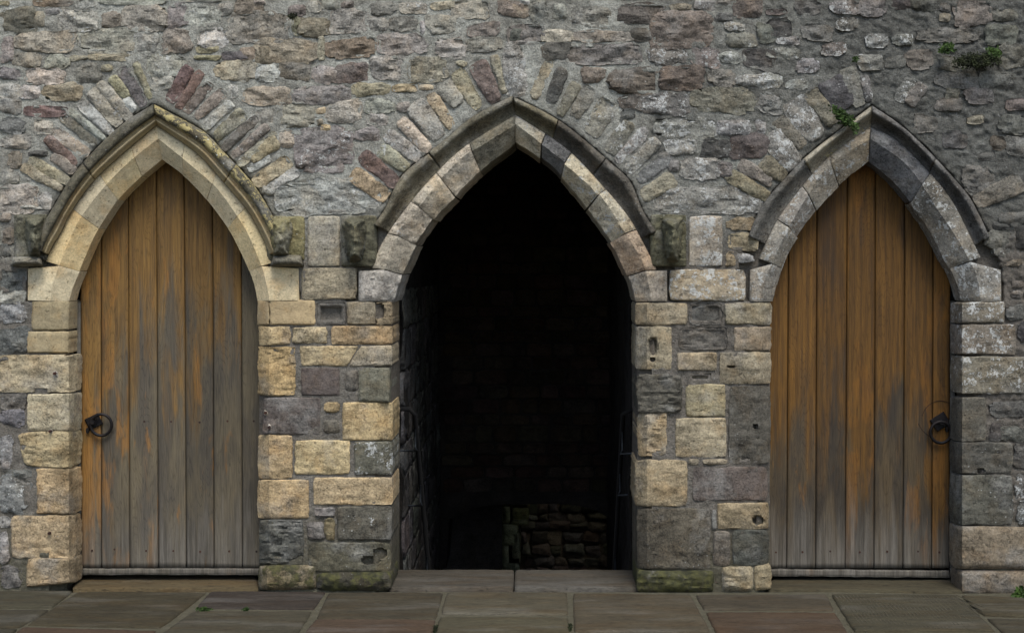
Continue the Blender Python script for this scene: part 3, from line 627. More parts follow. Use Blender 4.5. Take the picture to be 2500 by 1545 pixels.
# ------------------------------------------------------------------ rubble stones, traced
PAL0 = dict(g=(140,137,125), d=(92,90,84), b=(130,114,90), t=(164,149,120), y=(180,154,104), o=(142,132,94), m=(112,98,88), r=(122,90,78), k=(160,146,128), w=(162,162,156), s=(104,107,108))
PAL = {k: tuple(sum(v)/3*.52+x*.48 for x in v) for k, v in PAL0.items()}
RUB = {
(0, 0): """0 10 60 45 o|245 0 500 48 b|540 -20 660 50 g|720 -20 1150 28 g|1180 -20 1560 18 g|1550 25 1640 105 g|1680 -20 1861 103 b|0 65 235 215 db|225 105 320 195 b|160 60 250 98 g|320 60 420 105 gs|395 80 690 220 gw|720 75 860 195 mb|885 45 1170 200 gb|1180 40 1335 180 gm|1340 50 1570 180 gw|1630 95 2050 312 mk|130 230 520 370 go|580 225 945 375 gb|960 225 1125 360 g|1170 205 1350 380 gb|1400 205 1610 325 w|0 265 85 440 km|95 385 290 470 gb|320 385 480 480 g|500 395 620 430 o|640 390 950 437 o|1390 335 1545 375 o|1390 385 1555 430 o|1590 370 1750 425 d|1715 340 1808 420 bt|1815 350 1930 440 b|0 480 165 575 gd|190 480 445 590 kt|535 460 710 580 dg|725 455 800 505 o|0 590 130 700 gw|150 605 275 690 wg|320 590 570 725 bt|1530 440 1810 575 t|1620 605 1705 690 w|1730 612 2045 740 tb|0 705 140 800 gd|185 755 460 825 r|0 835 170 950 ds|255 850 375 950 k|0 960 210 1060 gm|50 1085 150 1185 b|0 1210 130 1300 g|210 1070 330 1110 d|0 1312 262 1485 k|270 1385 365 1480 w|1040 400 1300 530 gw|1080 545 1230 645 g""",
(620, 0): """0 0 75 40 k|250 50 370 110 m|270 118 320 250 o|380 10 465 80 g|320 115 520 260 b|475 -10 610 58 g|620 10 710 60 m|545 75 780 225 g|810 130 940 230 g|830 30 1000 110 gd|970 125 1150 215 gd|1040 15 1220 95 tw|1265 10 1410 65 t|1425 20 1670 145 kg|1740 10 1900 115 bg|1180 150 1215 235 w|1240 110 1440 240 kg|1530 165 1740 260 mg|1810 210 1900 280 d|20 290 440 445 bt|450 265 500 420 t|525 280 860 410 b|915 250 1215 395 g|1290 275 1500 405 kg|1510 275 1740 370 gd|20 475 195 580 w|205 445 400 560 mb|420 470 570 590 g|595 460 790 575 m|820 425 1060 580 g|1080 405 1370 570 go|1430 435 1500 470 t|290 610 650 730 gd|700 595 960 685 ot|985 595 1170 655 y|1175 605 1270 637 y|30 785 145 885 g|165 750 440 915 bg|440 765 500 810 y|485 890 555 940 y|455 845 490 888 b|535 710 780 880 kg|800 705 995 800 g|1020 730 1105 785 g|800 805 960 890 g|175 935 285 1030 tg|295 950 690 1235 mw|720 910 880 1000 g|140 1278 880 1500 gw""",
(1240, 0): """85 -10 155 30 w|0 40 140 115 b|165 10 310 150 gd|325 25 415 130 g|455 45 720 190 gb|780 35 1110 185 bd|1150 20 1285 85 t|1330 -10 1475 80 gw|1482 -10 1590 50 g|1610 -10 1795 125 bg|1015 105 1415 325 mk|1540 160 1690 228 w|1470 95 1600 150 gd|1545 235 1750 335 g|1760 180 1880 300 gd|0 190 240 300 gd|250 210 480 290 tk|490 225 880 300 kg|885 205 1010 285 d|260 310 420 415 d|450 320 930 455 gd|990 335 1260 455 mw|1300 350 1480 480 mw|1490 380 1650 450 wg|1680 360 1880 490 d|540 480 680 580 b|720 480 1060 650 bd|1080 480 1380 620 bm|1420 495 1620 605 gt|1640 530 1880 610 w|940 660 1290 800 dw|1310 630 1750 790 go|1780 660 1920 800 g|790 680 920 760 md|800 770 900 850 d|1050 845 1440 975 gw|1485 860 1710 955 w|1760 865 1830 950 w|1125 1005 1320 1110 wg|1390 985 1560 1120 d|1570 975 1830 1110 md|1230 1125 1490 1275 gw|1500 1160 1590 1250 g|1145 1140 1210 1200 g|1060 1312 1780 1500 gw|-33 325 120 660 gw|1555 98 1765 190 y""".replace("|1555 98 1765 190 y", ""),
(1860, 0): """250 0 410 110 gd|480 10 690 100 gw|700 -10 880 110 g|920 -10 1060 60 d|1065 -10 1260 80 dg|1270 20 1345 92 g|1270 97 1340 150 t|1360 10 1630 180 kg|1640 60 1800 150 g|20 150 200 260 d|110 265 270 320 w|290 170 480 290 gd|520 120 670 220 gw|740 250 900 340 w|920 240 1080 330 wd|1110 190 1530 310 g|1600 190 1800 300 g|430 310 600 400 bw|40 340 250 420 gw|250 425 400 510 w|690 385 850 490 wg|1030 370 1220 490 bg|880 400 1020 480 g|1280 405 1390 500 g|1690 315 1880 480 gb|1240 520 1520 620 g|1560 520 1780 620 g|0 520 140 620 wg|180 570 330 650 w|0 660 150 790 gw|1440 1200 1630 1370 g|1620 960 1720 1050 b|1700 830 1861 950 g|1740 970 1861 1100 g|1310 640 1400 710 t|1100 820 1230 930 g|1240 700 1420 790 g|1450 640 1640 740 g|1280 930 1440 1040 gd""",
(0, 500): """0 65 75 130 km|20 165 90 275 m|0 280 75 370 s|0 450 180 600 ds|0 610 180 700 g|0 710 170 840 sw|0 880 180 1050 sd|0 1350 180 1450 db|0 1455 180 1560 s|150 0 320 28 w""",
(0, 1025): """0 120 88 330 sw|20 355 215 410 s|0 420 200 660 sw|0 680 68 760 g|0 800 66 1000 gw|0 1030 172 1175 d""",
(1240, 500): """1548 97 1765 190 y|1575 215 1785 315 y|1548 330 1608 430 y|1620 345 1740 415 w|1130 20 1780 70 g""".replace("|1130 20 1780 70 g", ""),
(1860, 500): """1590 190 1760 295 g|1640 300 1760 362 gw|1700 60 1880 140 g|1720 380 1850 430 t|1780 540 1850 590 k|1775 605 1850 660 k|1740 720 1850 810 g|1812 830 1900 960 d|1630 1385 1880 1500 gd|1790 160 1900 300 d|1640 130 1780 185 d""",
(1860, 1025): """1612 20 1700 150 db|1715 50 1880 150 g|1790 170 1890 330 gd|1720 250 1780 325 k|1800 400 1900 560 gw|1822 590 1900 720 gw""",
}
RAD = {
(0, 0): """160 1180 430 1345 58 oy|205 1140 480 1290 58 oy|370 1105 525 1215 58 mg|330 990 545 1165 60 r|375 925 625 1095 60 ow|440 830 680 1025 55 do|495 790 735 985 48 gw|565 730 795 945 62 gw|650 650 850 880 68 ow|715 595 920 840 60 ow|795 550 900 690 55 o|890 700 955 785 46 w|865 490 1015 740 72 sd|955 450 1070 700 44 o|1350 470 1210 720 68 r|1430 515 1260 770 48 r|1490 600 1320 790 54 mr|1590 650 1400 830 54 bw|1640 740 1445 910 54 w|1730 800 1530 980 76 o|1820 840 1590 1050 54 m|1895 895 1650 1110 50 bw|1965 955 1690 1170 60 ow""",
(620, 0): """165 1000 -20 1130 74 oy|110 1120 -40 1205 46 wg|250 1140 10 1310 80 oy|310 1210 100 1340 54 w|60 1350 140 1372 40 w|700 1230 940 1400 85 y|770 1100 1020 1310 92 r|900 1060 1085 1200 78 ow|950 950 1180 1130 86 gw|1045 850 1240 1060 68 yw|1130 740 1310 970 112 gw|1260 670 1395 910 64 y|1345 600 1460 750 88 g|1440 510 1590 760 78 o|1590 450 1710 720 96 mr|1700 400 1780 660 48 o""",
(1240, 0): """300 440 190 690 58 og|390 490 300 720 76 d|490 590 370 810 66 og|600 630 470 830 86 gd|720 720 590 950 108 ow|860 870 720 1080 76 bw|980 930 780 1150 62 w|1060 1000 850 1210 72 wg|1140 1110 930 1280 72 sg|1180 1260 960 1400 92 to|1560 1240 1840 1400 78 ty|1650 1170 1870 1290 76 gt""",
(1860, 0): """600 490 700 740 96 gt|725 540 765 720 56 gw|480 560 580 765 150 s|350 650 510 870 92 tb|220 720 390 980 140 gw|110 850 300 1040 86 gt|70 950 230 1180 130 wg|0 1140 160 1250 96 to|1060 560 980 720 76 gw|1150 600 1040 740 74 g|1840 1290 1520 1430 104 tg""",
}
wall = empty('rubble_wall', (0, 0, 0), 'tall old grey rubble stone wall holding three pointed doorways', 'wall')
mixc = lambda a_, b_, f: tuple(x+(y-x)*f for x, y in zip(a_, b_))
todo = []
for key, txt in list(RUB.items()):
    for row in txt.split('|'):
        v = row.split(); x0, y0, x1, y1 = (float(t_) for t_ in v[:4]); q = T(*key)(x0, y0, x1, y1); todo.append((q, v[4], False))
for key, txt in RAD.items():
    for row in txt.split('|'):
        v = row.split(); n5 = [float(t_)*.3439 for t_ in v[:5]]
        todo.append((bar(key[0]+n5[0], key[1]+n5[1], key[0]+n5[2], key[1]+n5[3], n5[4]), v[5], True))
big = []
def rub_args(code, q, radial):
    c_ = PAL[code[0]]
    if len(code) > 1: c_ = mixc(c_, PAL[code[1]], .35)
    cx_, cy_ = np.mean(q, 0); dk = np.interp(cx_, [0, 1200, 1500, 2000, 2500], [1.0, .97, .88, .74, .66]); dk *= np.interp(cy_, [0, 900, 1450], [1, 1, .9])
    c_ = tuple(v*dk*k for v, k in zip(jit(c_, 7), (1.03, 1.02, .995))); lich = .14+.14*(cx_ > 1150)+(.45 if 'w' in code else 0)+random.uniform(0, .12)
    return c_, lich, (.35 if cy_ > 1330 else 0.)
for q, code, radial in todo:
    q = np.array(q, float); c0 = q.mean(0); wd = np.ptp(q[:, 0]); hg = np.ptp(q[:, 1])
    if not radial:
        j = min(wd, hg)*.17; q = q+rng.uniform(-j, j, q.shape); q = c0+(q-c0)*1.10
    else:
        ax = q[1]-q[0]; ax = ax/np.linalg.norm(ax); nn = np.array([-ax[1], ax[0]]); rel = q-c0; q = c0+np.outer(rel@ax, ax)*1.06+np.outer((rel@nn)*(1-.10*np.sign(rel@ax)), nn)*1.34+rng.uniform(-2.5, 2.5, q.shape)
    col_, lich, ms = rub_args(code, q, radial)
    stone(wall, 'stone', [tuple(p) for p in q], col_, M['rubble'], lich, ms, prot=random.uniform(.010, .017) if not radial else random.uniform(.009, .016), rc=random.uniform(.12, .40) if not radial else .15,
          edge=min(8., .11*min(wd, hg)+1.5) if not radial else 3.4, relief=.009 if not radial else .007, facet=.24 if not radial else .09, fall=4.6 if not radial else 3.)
print('rubble parts', len(todo))

# fill stones between the traced ones and beyond the frame: too small to pick apart
X0, X1, Y0, Y1, ST = -560, 3060, -560, 1462, 6
nxm, nym = (X1-X0)//ST, (Y1-Y0)//ST
MX, MY = np.meshgrid(X0+ST*(np.arange(nxm)+.5), Y0+ST*(np.arange(nym)+.5), indexing='ij'); cover = np.zeros(MX.shape, bool)
def local(q, X, Y):
    q = np.asarray(q); c0 = q.mean(0); ex = (q[1]+q[2]-q[0]-q[3])/4; ey = (q[2]+q[3]-q[0]-q[1])/4
    lx, ly = np.linalg.norm(ex), np.linalg.norm(ey)
    det = ex[0]*ey[1]-ex[1]*ey[0]; dx, dy = X-c0[0], Y-c0[1]
    u = (dx*ey[1]-dy*ey[0])/det; v = (dy*ex[0]-dx*ex[1])/det
    return np.maximum((np.abs(u)-1)*lx, (np.abs(v)-1)*ly)
for q in STONES:
    i0, i1 = int((q[:, 0].min()-X0-12)//ST), int((q[:, 0].max()-X0+12)//ST)+1; j0, j1 = int((q[:, 1].min()-Y0-12)//ST), int((q[:, 1].max()-Y0+12)//ST)+1
    i0, j0 = max(i0, 0), max(j0, 0); sl = (slice(i0, i1), slice(j0, j1))
    cover[sl] |= local(q, MX[sl], MY[sl]) < 4
for k in 'lcr': cover |= inside(opening_poly(k, 'hood'), MX, MY)
for x0, x1 in ((30, 120), (600, 990), (1520, 1890), (2320, 2460)):
    cover |= (MX > x0) & (MX < x1) & (MY > 520) & (MY < 1460) & ((x0 != 30) | (MY < 1450))
cover_frame = (MX > -20) & (MX < 2520) & (MY > -20)
fill = []
for size in (1.0, .75, .55, .4):
    for _ in range(2600):
        wd = random.uniform(60, 140)*size; hg = random.uniform(36, 74)*size
        cx_, cy_ = random.uniform(X0+50, X1-50), random.uniform(Y0+30, 1440)
        i0, i1 = int((cx_-wd/2-X0)/ST), int((cx_+wd/2-X0)/ST)+1; j0, j1 = int((cy_-hg/2-Y0)/ST), int((cy_+hg/2-Y0)/ST)+1
        if i0 < 0 or j0 < 0 or i1 > nxm or j1 > nym or cover[i0:i1, j0:j1].any(): continue
        cover[max(i0-1, 0):i1+1, max(j0-1, 0):j1+1] = True
        q = np.array(rect(cx_-wd/2, cy_-hg/2, cx_+wd/2, cy_+hg/2)); j = hg*.16; q = q+rng.uniform(-j, j, q.shape)
        V, F = stone_mesh([tuple(p) for p in q], prot=random.uniform(.010, .020), rc=random.uniform(.15, .3), edge=4, relief=.010, facet=.16, fall=5, step=5)
        fill.append((V, F)); STONES.append(q)
fv, ff = merge(fill)
o = mesh_obj('small_stones', fv, ff, M['rubble_far'], wall, (110,106,96), True, .22, 0.); tag(o, kind='stuff')
print('fill', len(fill), len(ff))

# mortar bed: fine sheet with grooves along stone edges, openings left free, plus linings of the openings
xs = np.concatenate([np.arange(-560, -60, 20), np.arange(-60, 2560, 4.6), np.arange(2560, 3061, 20)]); ys = np.concatenate([np.arange(-560, -40, 20), np.arange(-40, 1463, 4.6)])
GX, GY = np.meshgrid(xs, ys, indexing='ij')
rough = np.interp(GX, [0, 1500, 2000, 2500], [1., 1.1, 1.7, 2.0])
dm = .000+rough*(.010*fbm(GX/70, GY/55, 41, 4)+.011*fbm(GX/15, GY/12, 43, 4, .6))
dm += np.where(GX > 1850, .02*np.abs(fbm(GX/38, GY/26, 47, 4, .6))*2*np.clip((GX-1850)/300, 0, 1), 0)
gm = np.clip(.25+2.2*fbm(GX/55, GY/55, 51, 3), 0, 1)
for q in STONES:
    i0, i1 = np.searchsorted(xs, [q[:, 0].min()-14, q[:, 0].max()+14]); j0, j1 = np.searchsorted(ys, [q[:, 1].min()-14, q[:, 1].max()+14])
    sl = (slice(i0, i1), slice(j0, j1))
    if i1 <= i0 or j1 <= j0: continue
    t_ = local(q, GX[sl], GY[sl]); dm[sl] += .005*gm[sl]*np.exp(-((t_-1)/4.)**2)
    hs = .5*min(np.linalg.norm((q[1]+q[2]-q[0]-q[3])/2), np.linalg.norm((q[2]+q[3]-q[0]-q[1])/2)); dm[sl] = np.where(t_ < -max(8, .34*hs), np.maximum(dm[sl], .03), dm[sl])
for k in 'lcr': dm = np.where(inside(opening_poly(k, 'hood'), GX, GY) & (GY < 735), np.maximum(dm, .04), dm)
MV = W(GX, GY, dm).reshape(-1, 3)
hole = np.zeros(GX.shape, bool)
for k in 'lcr': hole |= inside(opening_poly(k, 'mid'), GX, GY)
dx_ = (GX > 30) & (GX < 122) & (GY > 1e9)
hc = hole[:-1, :-1] | hole[1:, :-1] | hole[:-1, 1:] | hole[1:, 1:]
F = grid_faces(len(xs), len(ys)).reshape(len(xs)-1, len(ys)-1, 4)[~hc]
used = np.unique(F); remap = -np.ones(len(MV), int); remap[used] = np.arange(len(used))
mo = mesh_obj('mortar', MV[used], remap[F], M['mortar'], wall, origin=(0, 0, 0))
gr_ = np.zeros(GX.shape)
for k, amt in (('l', 1.), ('c', .45), ('r', .45)):
    for sd in 'LR':
        hc_ = ARCH[k][sd]['hood'][50:]
        bx0, by0, bx1, by1 = hc_[:, 0].min()-50, hc_[:, 1].min()-50, hc_[:, 0].max()+50, hc_[:, 1].max()+50
        i0, i1 = np.searchsorted(xs, [bx0, bx1]); j0, j1 = np.searchsorted(ys, [by0, by1]); sl = (slice(i0, i1), slice(j0, j1))
        dd_ = np.full(GX[sl].shape, 1e9)
        for p_ in hc_[::4]: dd_ = np.minimum(dd_, np.hypot(GX[sl]-p_[0], GY[sl]-p_[1]))
        gr_[sl] = np.maximum(gr_[sl], amt*np.exp(-(dd_/17)**2)*np.clip(.75+1.6*fbm(GX[sl]/25, GY[sl]/25, 131, 4), 0, 1))
at_ = mo.data.attributes.new('grime', 'FLOAT', 'POINT'); at_.data.foreach_set('value', gr_.reshape(-1)[used].astype(np.float32))
def lining(key, deep, rebate):
    rows = []
    mid, inn = opening_poly(key, 'mid'), opening_poly(key, 'inn')
    lm = mid.copy(); 
    cen = np.array([inn[:, 0].mean(), 900.])
    def grow(p, k): return p+np.sign(cen[0]-p[:, :1])*np.array([[-k, 0]])+np.where(p[:, 1:2] < 737, np.array([[0, -k*.7]]), 0)
    o_ = grow(mid, 7); m_ = grow(mid, 4); i_ = grow(inn, 4.5)
    rows.append(W(o_[:, 0], o_[:, 1], .012+0*o_[:, 0])); rows.append(W(m_[:, 0], m_[:, 1], .008+0*o_[:, 0])); r2 = W(i_[:, 0], i_[:, 1], CH+.010+0*o_[:, 0]); rows.append(r2)
    for d in np.linspace(.08, rebate, 8): r3 = r2.copy(); r3[:, 1] = d; rows.append(r3)
    cw = W(cen[0], cen[1], 0.)
    if deep > rebate:
        for d, g in ((rebate, .035), (deep, .035)):
            r3 = r2.copy(); r3[:, 1] = d; r3[:, 0] += np.sign(r3[:, 0]-cw[0])*g; r3[:, 2] += np.where(r3[:, 2] > 1.39, g, 0); rows.append(r3)
    V = np.array(rows); nr, ns = V.shape[:2]; V[..., 2] = np.maximum(V[..., 2], -.05)
    F = [tuple(f) for f in grid_faces(nr, ns)]
    VV = V.reshape(-1, 3)
    if deep > rebate: F.append(tuple(range((nr-1)*ns, nr*ns))[::-1])
    o = mesh_obj('reveal_lining', VV, F, M['lining'], wall, smooth=False); return o
lining('l', .30, REV-.002); lining('r', .30, REV-.002); lining('c', .45, .45)
# body of the wall behind its face, outside the doorways: keeps daylight out and gives it thickness
def core(x0, x1, z0, z1, y0=.07, y1=.62):
    V, F = box((x0, y0, z0), (x1, y1, z1)); mesh_obj('wall_core', V, F, M['lining'], wall, smooth=False)
wx = lambda px: (px-1250)/S
core(wx(-560), wx(3060), 2.42, (BASE+560)/S)

# ------------------------------------------------------------------ doors
def plank_door(label, key, xs_top, xs_bot, mat, ybot, rail_y, handle, lx_col, strip, ring_c, plate_c, flip):
    A_ = ARCH[key]; top = np.vstack([A_['L']['inn'], A_['R']['inn'][::-1]])
    px0 = xs_bot[0]
    root = empty('plank_door', W(np.array((xs_bot[0]+xs_bot[-1])/2.), np.array(ybot*1.), REV+.01), label, 'door')
    n = len(xs_top)-1
    for k in range(n):
        gap = .55; nxp = 9; nyp = 70
        u = np.linspace(0, 1, nxp); u = np.array([0, .03, .08, .2, .5, .8, .92, .97, 1.])
        a0, a1 = xs_top[k]+gap, xs_top[k+1]-gap; b0, b1 = xs_bot[k]+gap, xs_bot[k+1]-gap
        xt = a0+(a1-a0)*u; xb = b0+(b1-b0)*u
        topy = np.interp(xt, top[:, 0], top[:, 1])-13
        topy = np.where(xt < top[0, 0]+4, 715, topy); topy = np.where(xt > top[-1, 0]-4, 715, topy)
        v = np.linspace(0, 1, nyp)
        Y = ybot+(topy[:, None]-ybot)*v[None]; X = xb[:, None]+(xt-xb)[:, None]*((ybot-Y)/(ybot-500.))
        bev = np.array([.008, .002, .0004, 0, -.0005, 0, .0004, .002, .008])
        d = REV+.012+bev[:, None]*1.0+.0016*fbm(X/30, Y/160, 60+k*3)+.0012*fbm(X/4, Y/90, 80+k)+random.uniform(-.0015, .0015)
        V = W(X, Y, d); back = V.copy(); back[..., 1] = REV+.045
        VV = np.vstack([V.reshape(-1, 3), back.reshape(-1, 3)]); m_ = nxp*nyp
        F = [tuple(f[::-1]) for f in grid_faces(nxp, nyp)]+[tuple(f) for f in grid_faces(nxp, nyp, m_)]
        idx = np.arange(m_).reshape(nxp, nyp)
        for e in (idx[0], idx[-1][::-1], idx[:, 0][::-1], idx[:, -1]):
            F += [(e[i], e[i+1], e[i+1]+m_, e[i]+m_) for i in range(len(e)-1)]
        pl = mesh_obj('plank', VV, F, mat, root); pl['orange'] = float(lx_col[k])
    # dark sheet added behind the planks to stop daylight leaking through the joints
    V = []; 
    pts = [(xs_bot[0]-2, ybot)]+[(x, y-8) for x, y in top[::6]]+[(xs_bot[-1]+2, ybot)]
    pts = np.array(pts); f = W(pts[:, 0], pts[:, 1], REV+.052+0*pts[:, 0]); g = f.copy(); g[:, 1] += .03; n_ = len(f)
    F = [tuple(range(n_))[::-1], tuple(range(n_, 2*n_))]+[(i, (i+1) % n_, n_+(i+1) % n_, n_+i) for i in range(n_)]
    mesh_obj('joint_backing', np.vstack([f, g]), F, M['dark_back'], root, smooth=False)
    # bottom rail
    V, F = stone_mesh([(xs_bot[0]+1, ybot+1), (xs_bot[-1]-1, ybot+1+rail_y[1]), (xs_bot[-1]-1, rail_y[0]+rail_y[1]), (xs_bot[0]+1, rail_y[0])], prot=.010, rc=0., edge=1.6, relief=.003, facet=0, fall=.7, step=4, back=.05, d0=REV+.012)
    mesh_obj('bottom_rail', V, F, mat, root)
    # frame strip at the handle side
    V, F = stone_mesh([(strip[0], 735), (strip[1], 735), (strip[1]+strip[2], ybot+18), (strip[0]+strip[2], ybot+18)], prot=.004, rc=0., edge=.6, relief=.001, facet=0, fall=1.5, step=5, back=.05, d0=REV+.010)
    mesh_obj('frame_strip', V, F, M['frame'], root)
    # ring handle with its lozenge plate
    def at_(px, py, d): return W(np.array(px*1.), np.array(py*1.), REV+d)
    ang = math.radians(plate_c[2]); pc = plate_c
    P = []
    for hw, d in ((1., .011), (1., .004), (.9, .0)):
        for sx_, sy_ in ((-1, -1), (1, -1), (1, 1), (-1, 1)):
            x_ = sx_*pc[3]*hw; y_ = sy_*pc[4]*hw
            P.append(at_(pc[0]+x_*math.cos(ang)-y_*math.sin(ang), pc[1]+x_*math.sin(ang)+y_*math.cos(ang), d))
    F = [(8, 9, 10, 11)]+[(i+4*l, (i+1) % 4+4*l, (i+1) % 4+4*l+4, i+4*l+4) for l in (0, 1) for i in range(4)]
    plate = mesh_obj('handle_plate', P, F, M['iron'], root, smooth=False)
    x_, y_, z_ = at_(pc[0], pc[1], 0.)
    V, F = merge([tube([(x_, y_+.004, z_), (x_, y_-.022, z_), (x_, y_-.028, z_)], .011, 10), tube([(x_, y_-.004, z_), (x_, y_-.010, z_)], .017, 12)])
    bs = mesh_obj('handle_boss', V, F, M['iron'], plate, smooth=False); bs.location = Vector(np.mean(V, 0))-Vector(root.location)-plate.location
    cx_, cy_, rr = ring_c
    pts = []
    for k in range(44):
        an = 2*math.pi*k/44; q = at_(cx_+rr*math.cos(an), cy_+rr*1.02*math.sin(an), -.016+.008*math.sin(an)); pts.append(tuple(q))
    V, F = tube(pts, .0075, 10, True); rg = mesh_obj('ring_handle', V, F, M['iron'], root)
    # keyhole escutcheon
    kx, ky = handle
    V = []; 
    q0 = at_(kx, ky, -.0015); 
    ring_v = [(q0[0]+.010*math.cos(t_)*.75, q0[1], q0[2]+.014*math.sin(t_)) for t_ in np.linspace(0, 2*math.pi, 14, endpoint=False)]
    V = ring_v+[(x, y+.014, z) for x, y, z in ring_v]; F = [tuple(range(14))[::-1]]+[(i, (i+1) % 14, (i+1) % 14+14, i+14) for i in range(14)]
    mesh_obj('keyhole_cover', V, F, M['iron'], root, smooth=False)
    # nail heads along the ledges
    for row in flip:
        for k in range(n):
            x_ = (xs_bot[k]+xs_bot[k+1])/2+random.uniform(-5, 5); q0 = at_(x_, row+random.uniform(-3, 3), .0115); t_ = []
            V, F = tube([(q0[0], q0[1]+.006, q0[2]), (q0[0], q0[1]-.0015, q0[2])], .0052, 8); mesh_obj('nail_head', V, F, M['rust'], root, smooth=False)
    return root
door_l = plank_door('weathered grey-brown plank door with ring handle under the clean cream arch', 'l', [196,247,313,382,450,519,589,650], [197,248,317,387,455,523,592,652], M['wood_l'], 1385, (1402, 0), (213,1051), [.10, .07, .02, -.02, .02, -.02, -.12], (188,197,1), (247,1037,25.5), (229,1029,-26,18,15), (1030, 1343))
door_r = plank_door('orange-brown plank door with ring handle under the grey weathered arch', 'r', [1870,1925,1994,2068,2137,2209,2279,2321], [1868,1920,1991,2063,2133,2204,2274,2319], M['wood_r'], 1386, (1405, 4), (2312,1048), [-.02, .01, -.03, .08, -.03, .04, .10], (2320,2331,-1), (2297,1055,25.5), (2296,1029,-33,20,17), (1345,))
# arc scraped into the wood above the ring
pts = [tuple(W(np.array(2296+46*math.cos(t_)), np.array(1028+50*math.sin(t_)), REV+.0105)) for t_ in np.linspace(math.radians(195), math.radians(300), 16)]
V, F = tube(pts, .0015, 6); mesh_obj('scrape_mark', V, F, M['scratch'], door_r)
pts = [tuple(W(np.array(2247+x*1.), np.array(1048+y*1.), REV+.0105)) for x, y in ((-5, -14), (3, 0), (12, 9), (24, 18), (36, 24))]
V, F = tube(pts, .0013, 6); mesh_obj('scrape_mark', V, F, M['scratch'], door_r)

# ------------------------------------------------------------------ the passage behind the open arch
XL = float(W(np.array(957.), np.array(900.), CH)[0]); XR = float(W(np.array(1554.), np.array(900.), CH)[0])
passage = empty('passage', (0, .45, -1.2), 'dark rubble-walled stair passage seen through the open arch', 'passage')
def rough_wall(name, o0, eu, ev, nu, nv, nrm, amp, color, mat=None, parent=passage, lichen=.05):
    u, v = np.meshgrid(np.linspace(0, 1, nu), np.linspace(0, 1, nv), indexing='ij'); o0, eu, ev, nrm = (np.array(k, float) for k in (o0, eu, ev, nrm))
    lu, lv = np.linalg.norm(eu), np.linalg.norm(ev)
    h = amp*(2*fbm(u*lu*4, v*lv*5, 90, 4)+fbm(u*lu*14, v*lv*14, 93, 3))
    V = o0+u[..., None]*eu+v[..., None]*ev+h[..., None]*nrm
    f = V.reshape(-1, 3); bk = (o0+u[..., None]*eu+v[..., None]*ev-.25*nrm).reshape(-1, 3)
    idx = np.arange(nu*nv).reshape(nu, nv); m_ = nu*nv
    F = [tuple(q) for q in grid_faces(nu, nv)]+[(m_+idx[0, 0], m_+idx[-1, 0], m_+idx[-1, -1], m_+idx[0, -1])]
    for e in (idx[0], idx[-1], idx[:, 0], idx[:, -1]): F += [(e[i], e[i+1], e[i+1]+m_, e[i]+m_) for i in range(len(e)-1)]
    return mesh_obj(name, np.vstack([f, bk]), F, mat or M['inner'], parent, color, True, lichen)
PD = 2.95                                                     # depth of the back wall
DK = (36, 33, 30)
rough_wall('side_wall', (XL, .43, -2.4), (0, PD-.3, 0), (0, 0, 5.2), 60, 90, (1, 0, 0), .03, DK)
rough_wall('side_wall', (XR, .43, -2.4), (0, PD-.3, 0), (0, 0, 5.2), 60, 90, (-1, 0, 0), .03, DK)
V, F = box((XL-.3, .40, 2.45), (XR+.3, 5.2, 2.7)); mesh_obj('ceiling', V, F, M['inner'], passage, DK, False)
# back wall with a low arched opening at its foot
zt = lambda px, py, d: float(W(np.array(px*1.), np.array(py*1.), d)[2])
nb = 48; bx = np.linspace(XL-.1, XR+.1, nb); zspring = zt(1200, 1300, PD); crown = zt(1200, 1230, PD)
prof_ = np.where(bx < XL+.06, zspring-.25, zspring+(crown-zspring)*np.clip(1-((bx-(XL+XR)/2-.05)/.66)**4, 0, 1))
v = np.linspace(0, 1, 60); Zb = prof_[:, None]+(2.6-prof_[:, None])*v[None]; Xb = np.repeat(bx[:, None], 60, 1)
Vb = np.stack([Xb, PD-.03*2*fbm(Xb*5, Zb*5, 71, 4), Zb], -1).reshape(-1, 3); Bb = Vb.copy(); Bb[:, 1] = PD+.45; m_ = len(Vb); idx = np.arange(m_).reshape(nb, 60)
F = [tuple(f[::-1]) for f in grid_faces(nb, 60)]+[tuple(f) for f in grid_faces(nb, 60, m_)]+[(idx[i, 0], idx[i+1, 0], idx[i+1, 0]+m_, idx[i, 0]+m_) for i in range(nb-1)]
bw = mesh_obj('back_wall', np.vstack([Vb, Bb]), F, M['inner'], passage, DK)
# stones of the back wall and the left side wall
random.seed(11)
y = 420.
while y < 1190:
    hg = random.uniform(26, 42); x = 1075+random.uniform(0, 30)
    while x < 1470:
        wd = random.uniform(38, 84)
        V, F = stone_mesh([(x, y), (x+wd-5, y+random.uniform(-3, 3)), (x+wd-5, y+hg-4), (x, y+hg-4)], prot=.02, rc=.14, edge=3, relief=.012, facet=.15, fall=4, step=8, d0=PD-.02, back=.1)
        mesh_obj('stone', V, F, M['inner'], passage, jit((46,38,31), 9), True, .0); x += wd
    y += hg
def ML(a_, b_, d): return np.stack([XL+.012-d, .45+a_/S, b_/S], -1)
z = -560.
while z < 700:
    hg = random.uniform(70, 120); x = random.uniform(0, 30)
    while x < 1150:
        wd = random.uniform(90, 190); q = [(x, z+hg-7), (x+wd-7, z+hg-7), (x+wd-7, z), (x, z)]
        V, F = stone_mesh(q, prot=.003, rc=.2, edge=9, relief=.02, facet=.12, fall=12, step=11, back=.08, mp=ML, sk=(-1, 0, 0))
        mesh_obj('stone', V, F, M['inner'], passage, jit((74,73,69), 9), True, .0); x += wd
    z += hg
# stairs going down
for k in range(9):
    z1 = -.19*(k+1); y0 = .46+.24*k
    V, F = box((XL-.01, y0, z1-.3), (XR+.01, y0+.29, z1)); mesh_obj('stair', V, F, M['slab'], passage, (84,80,72), False)
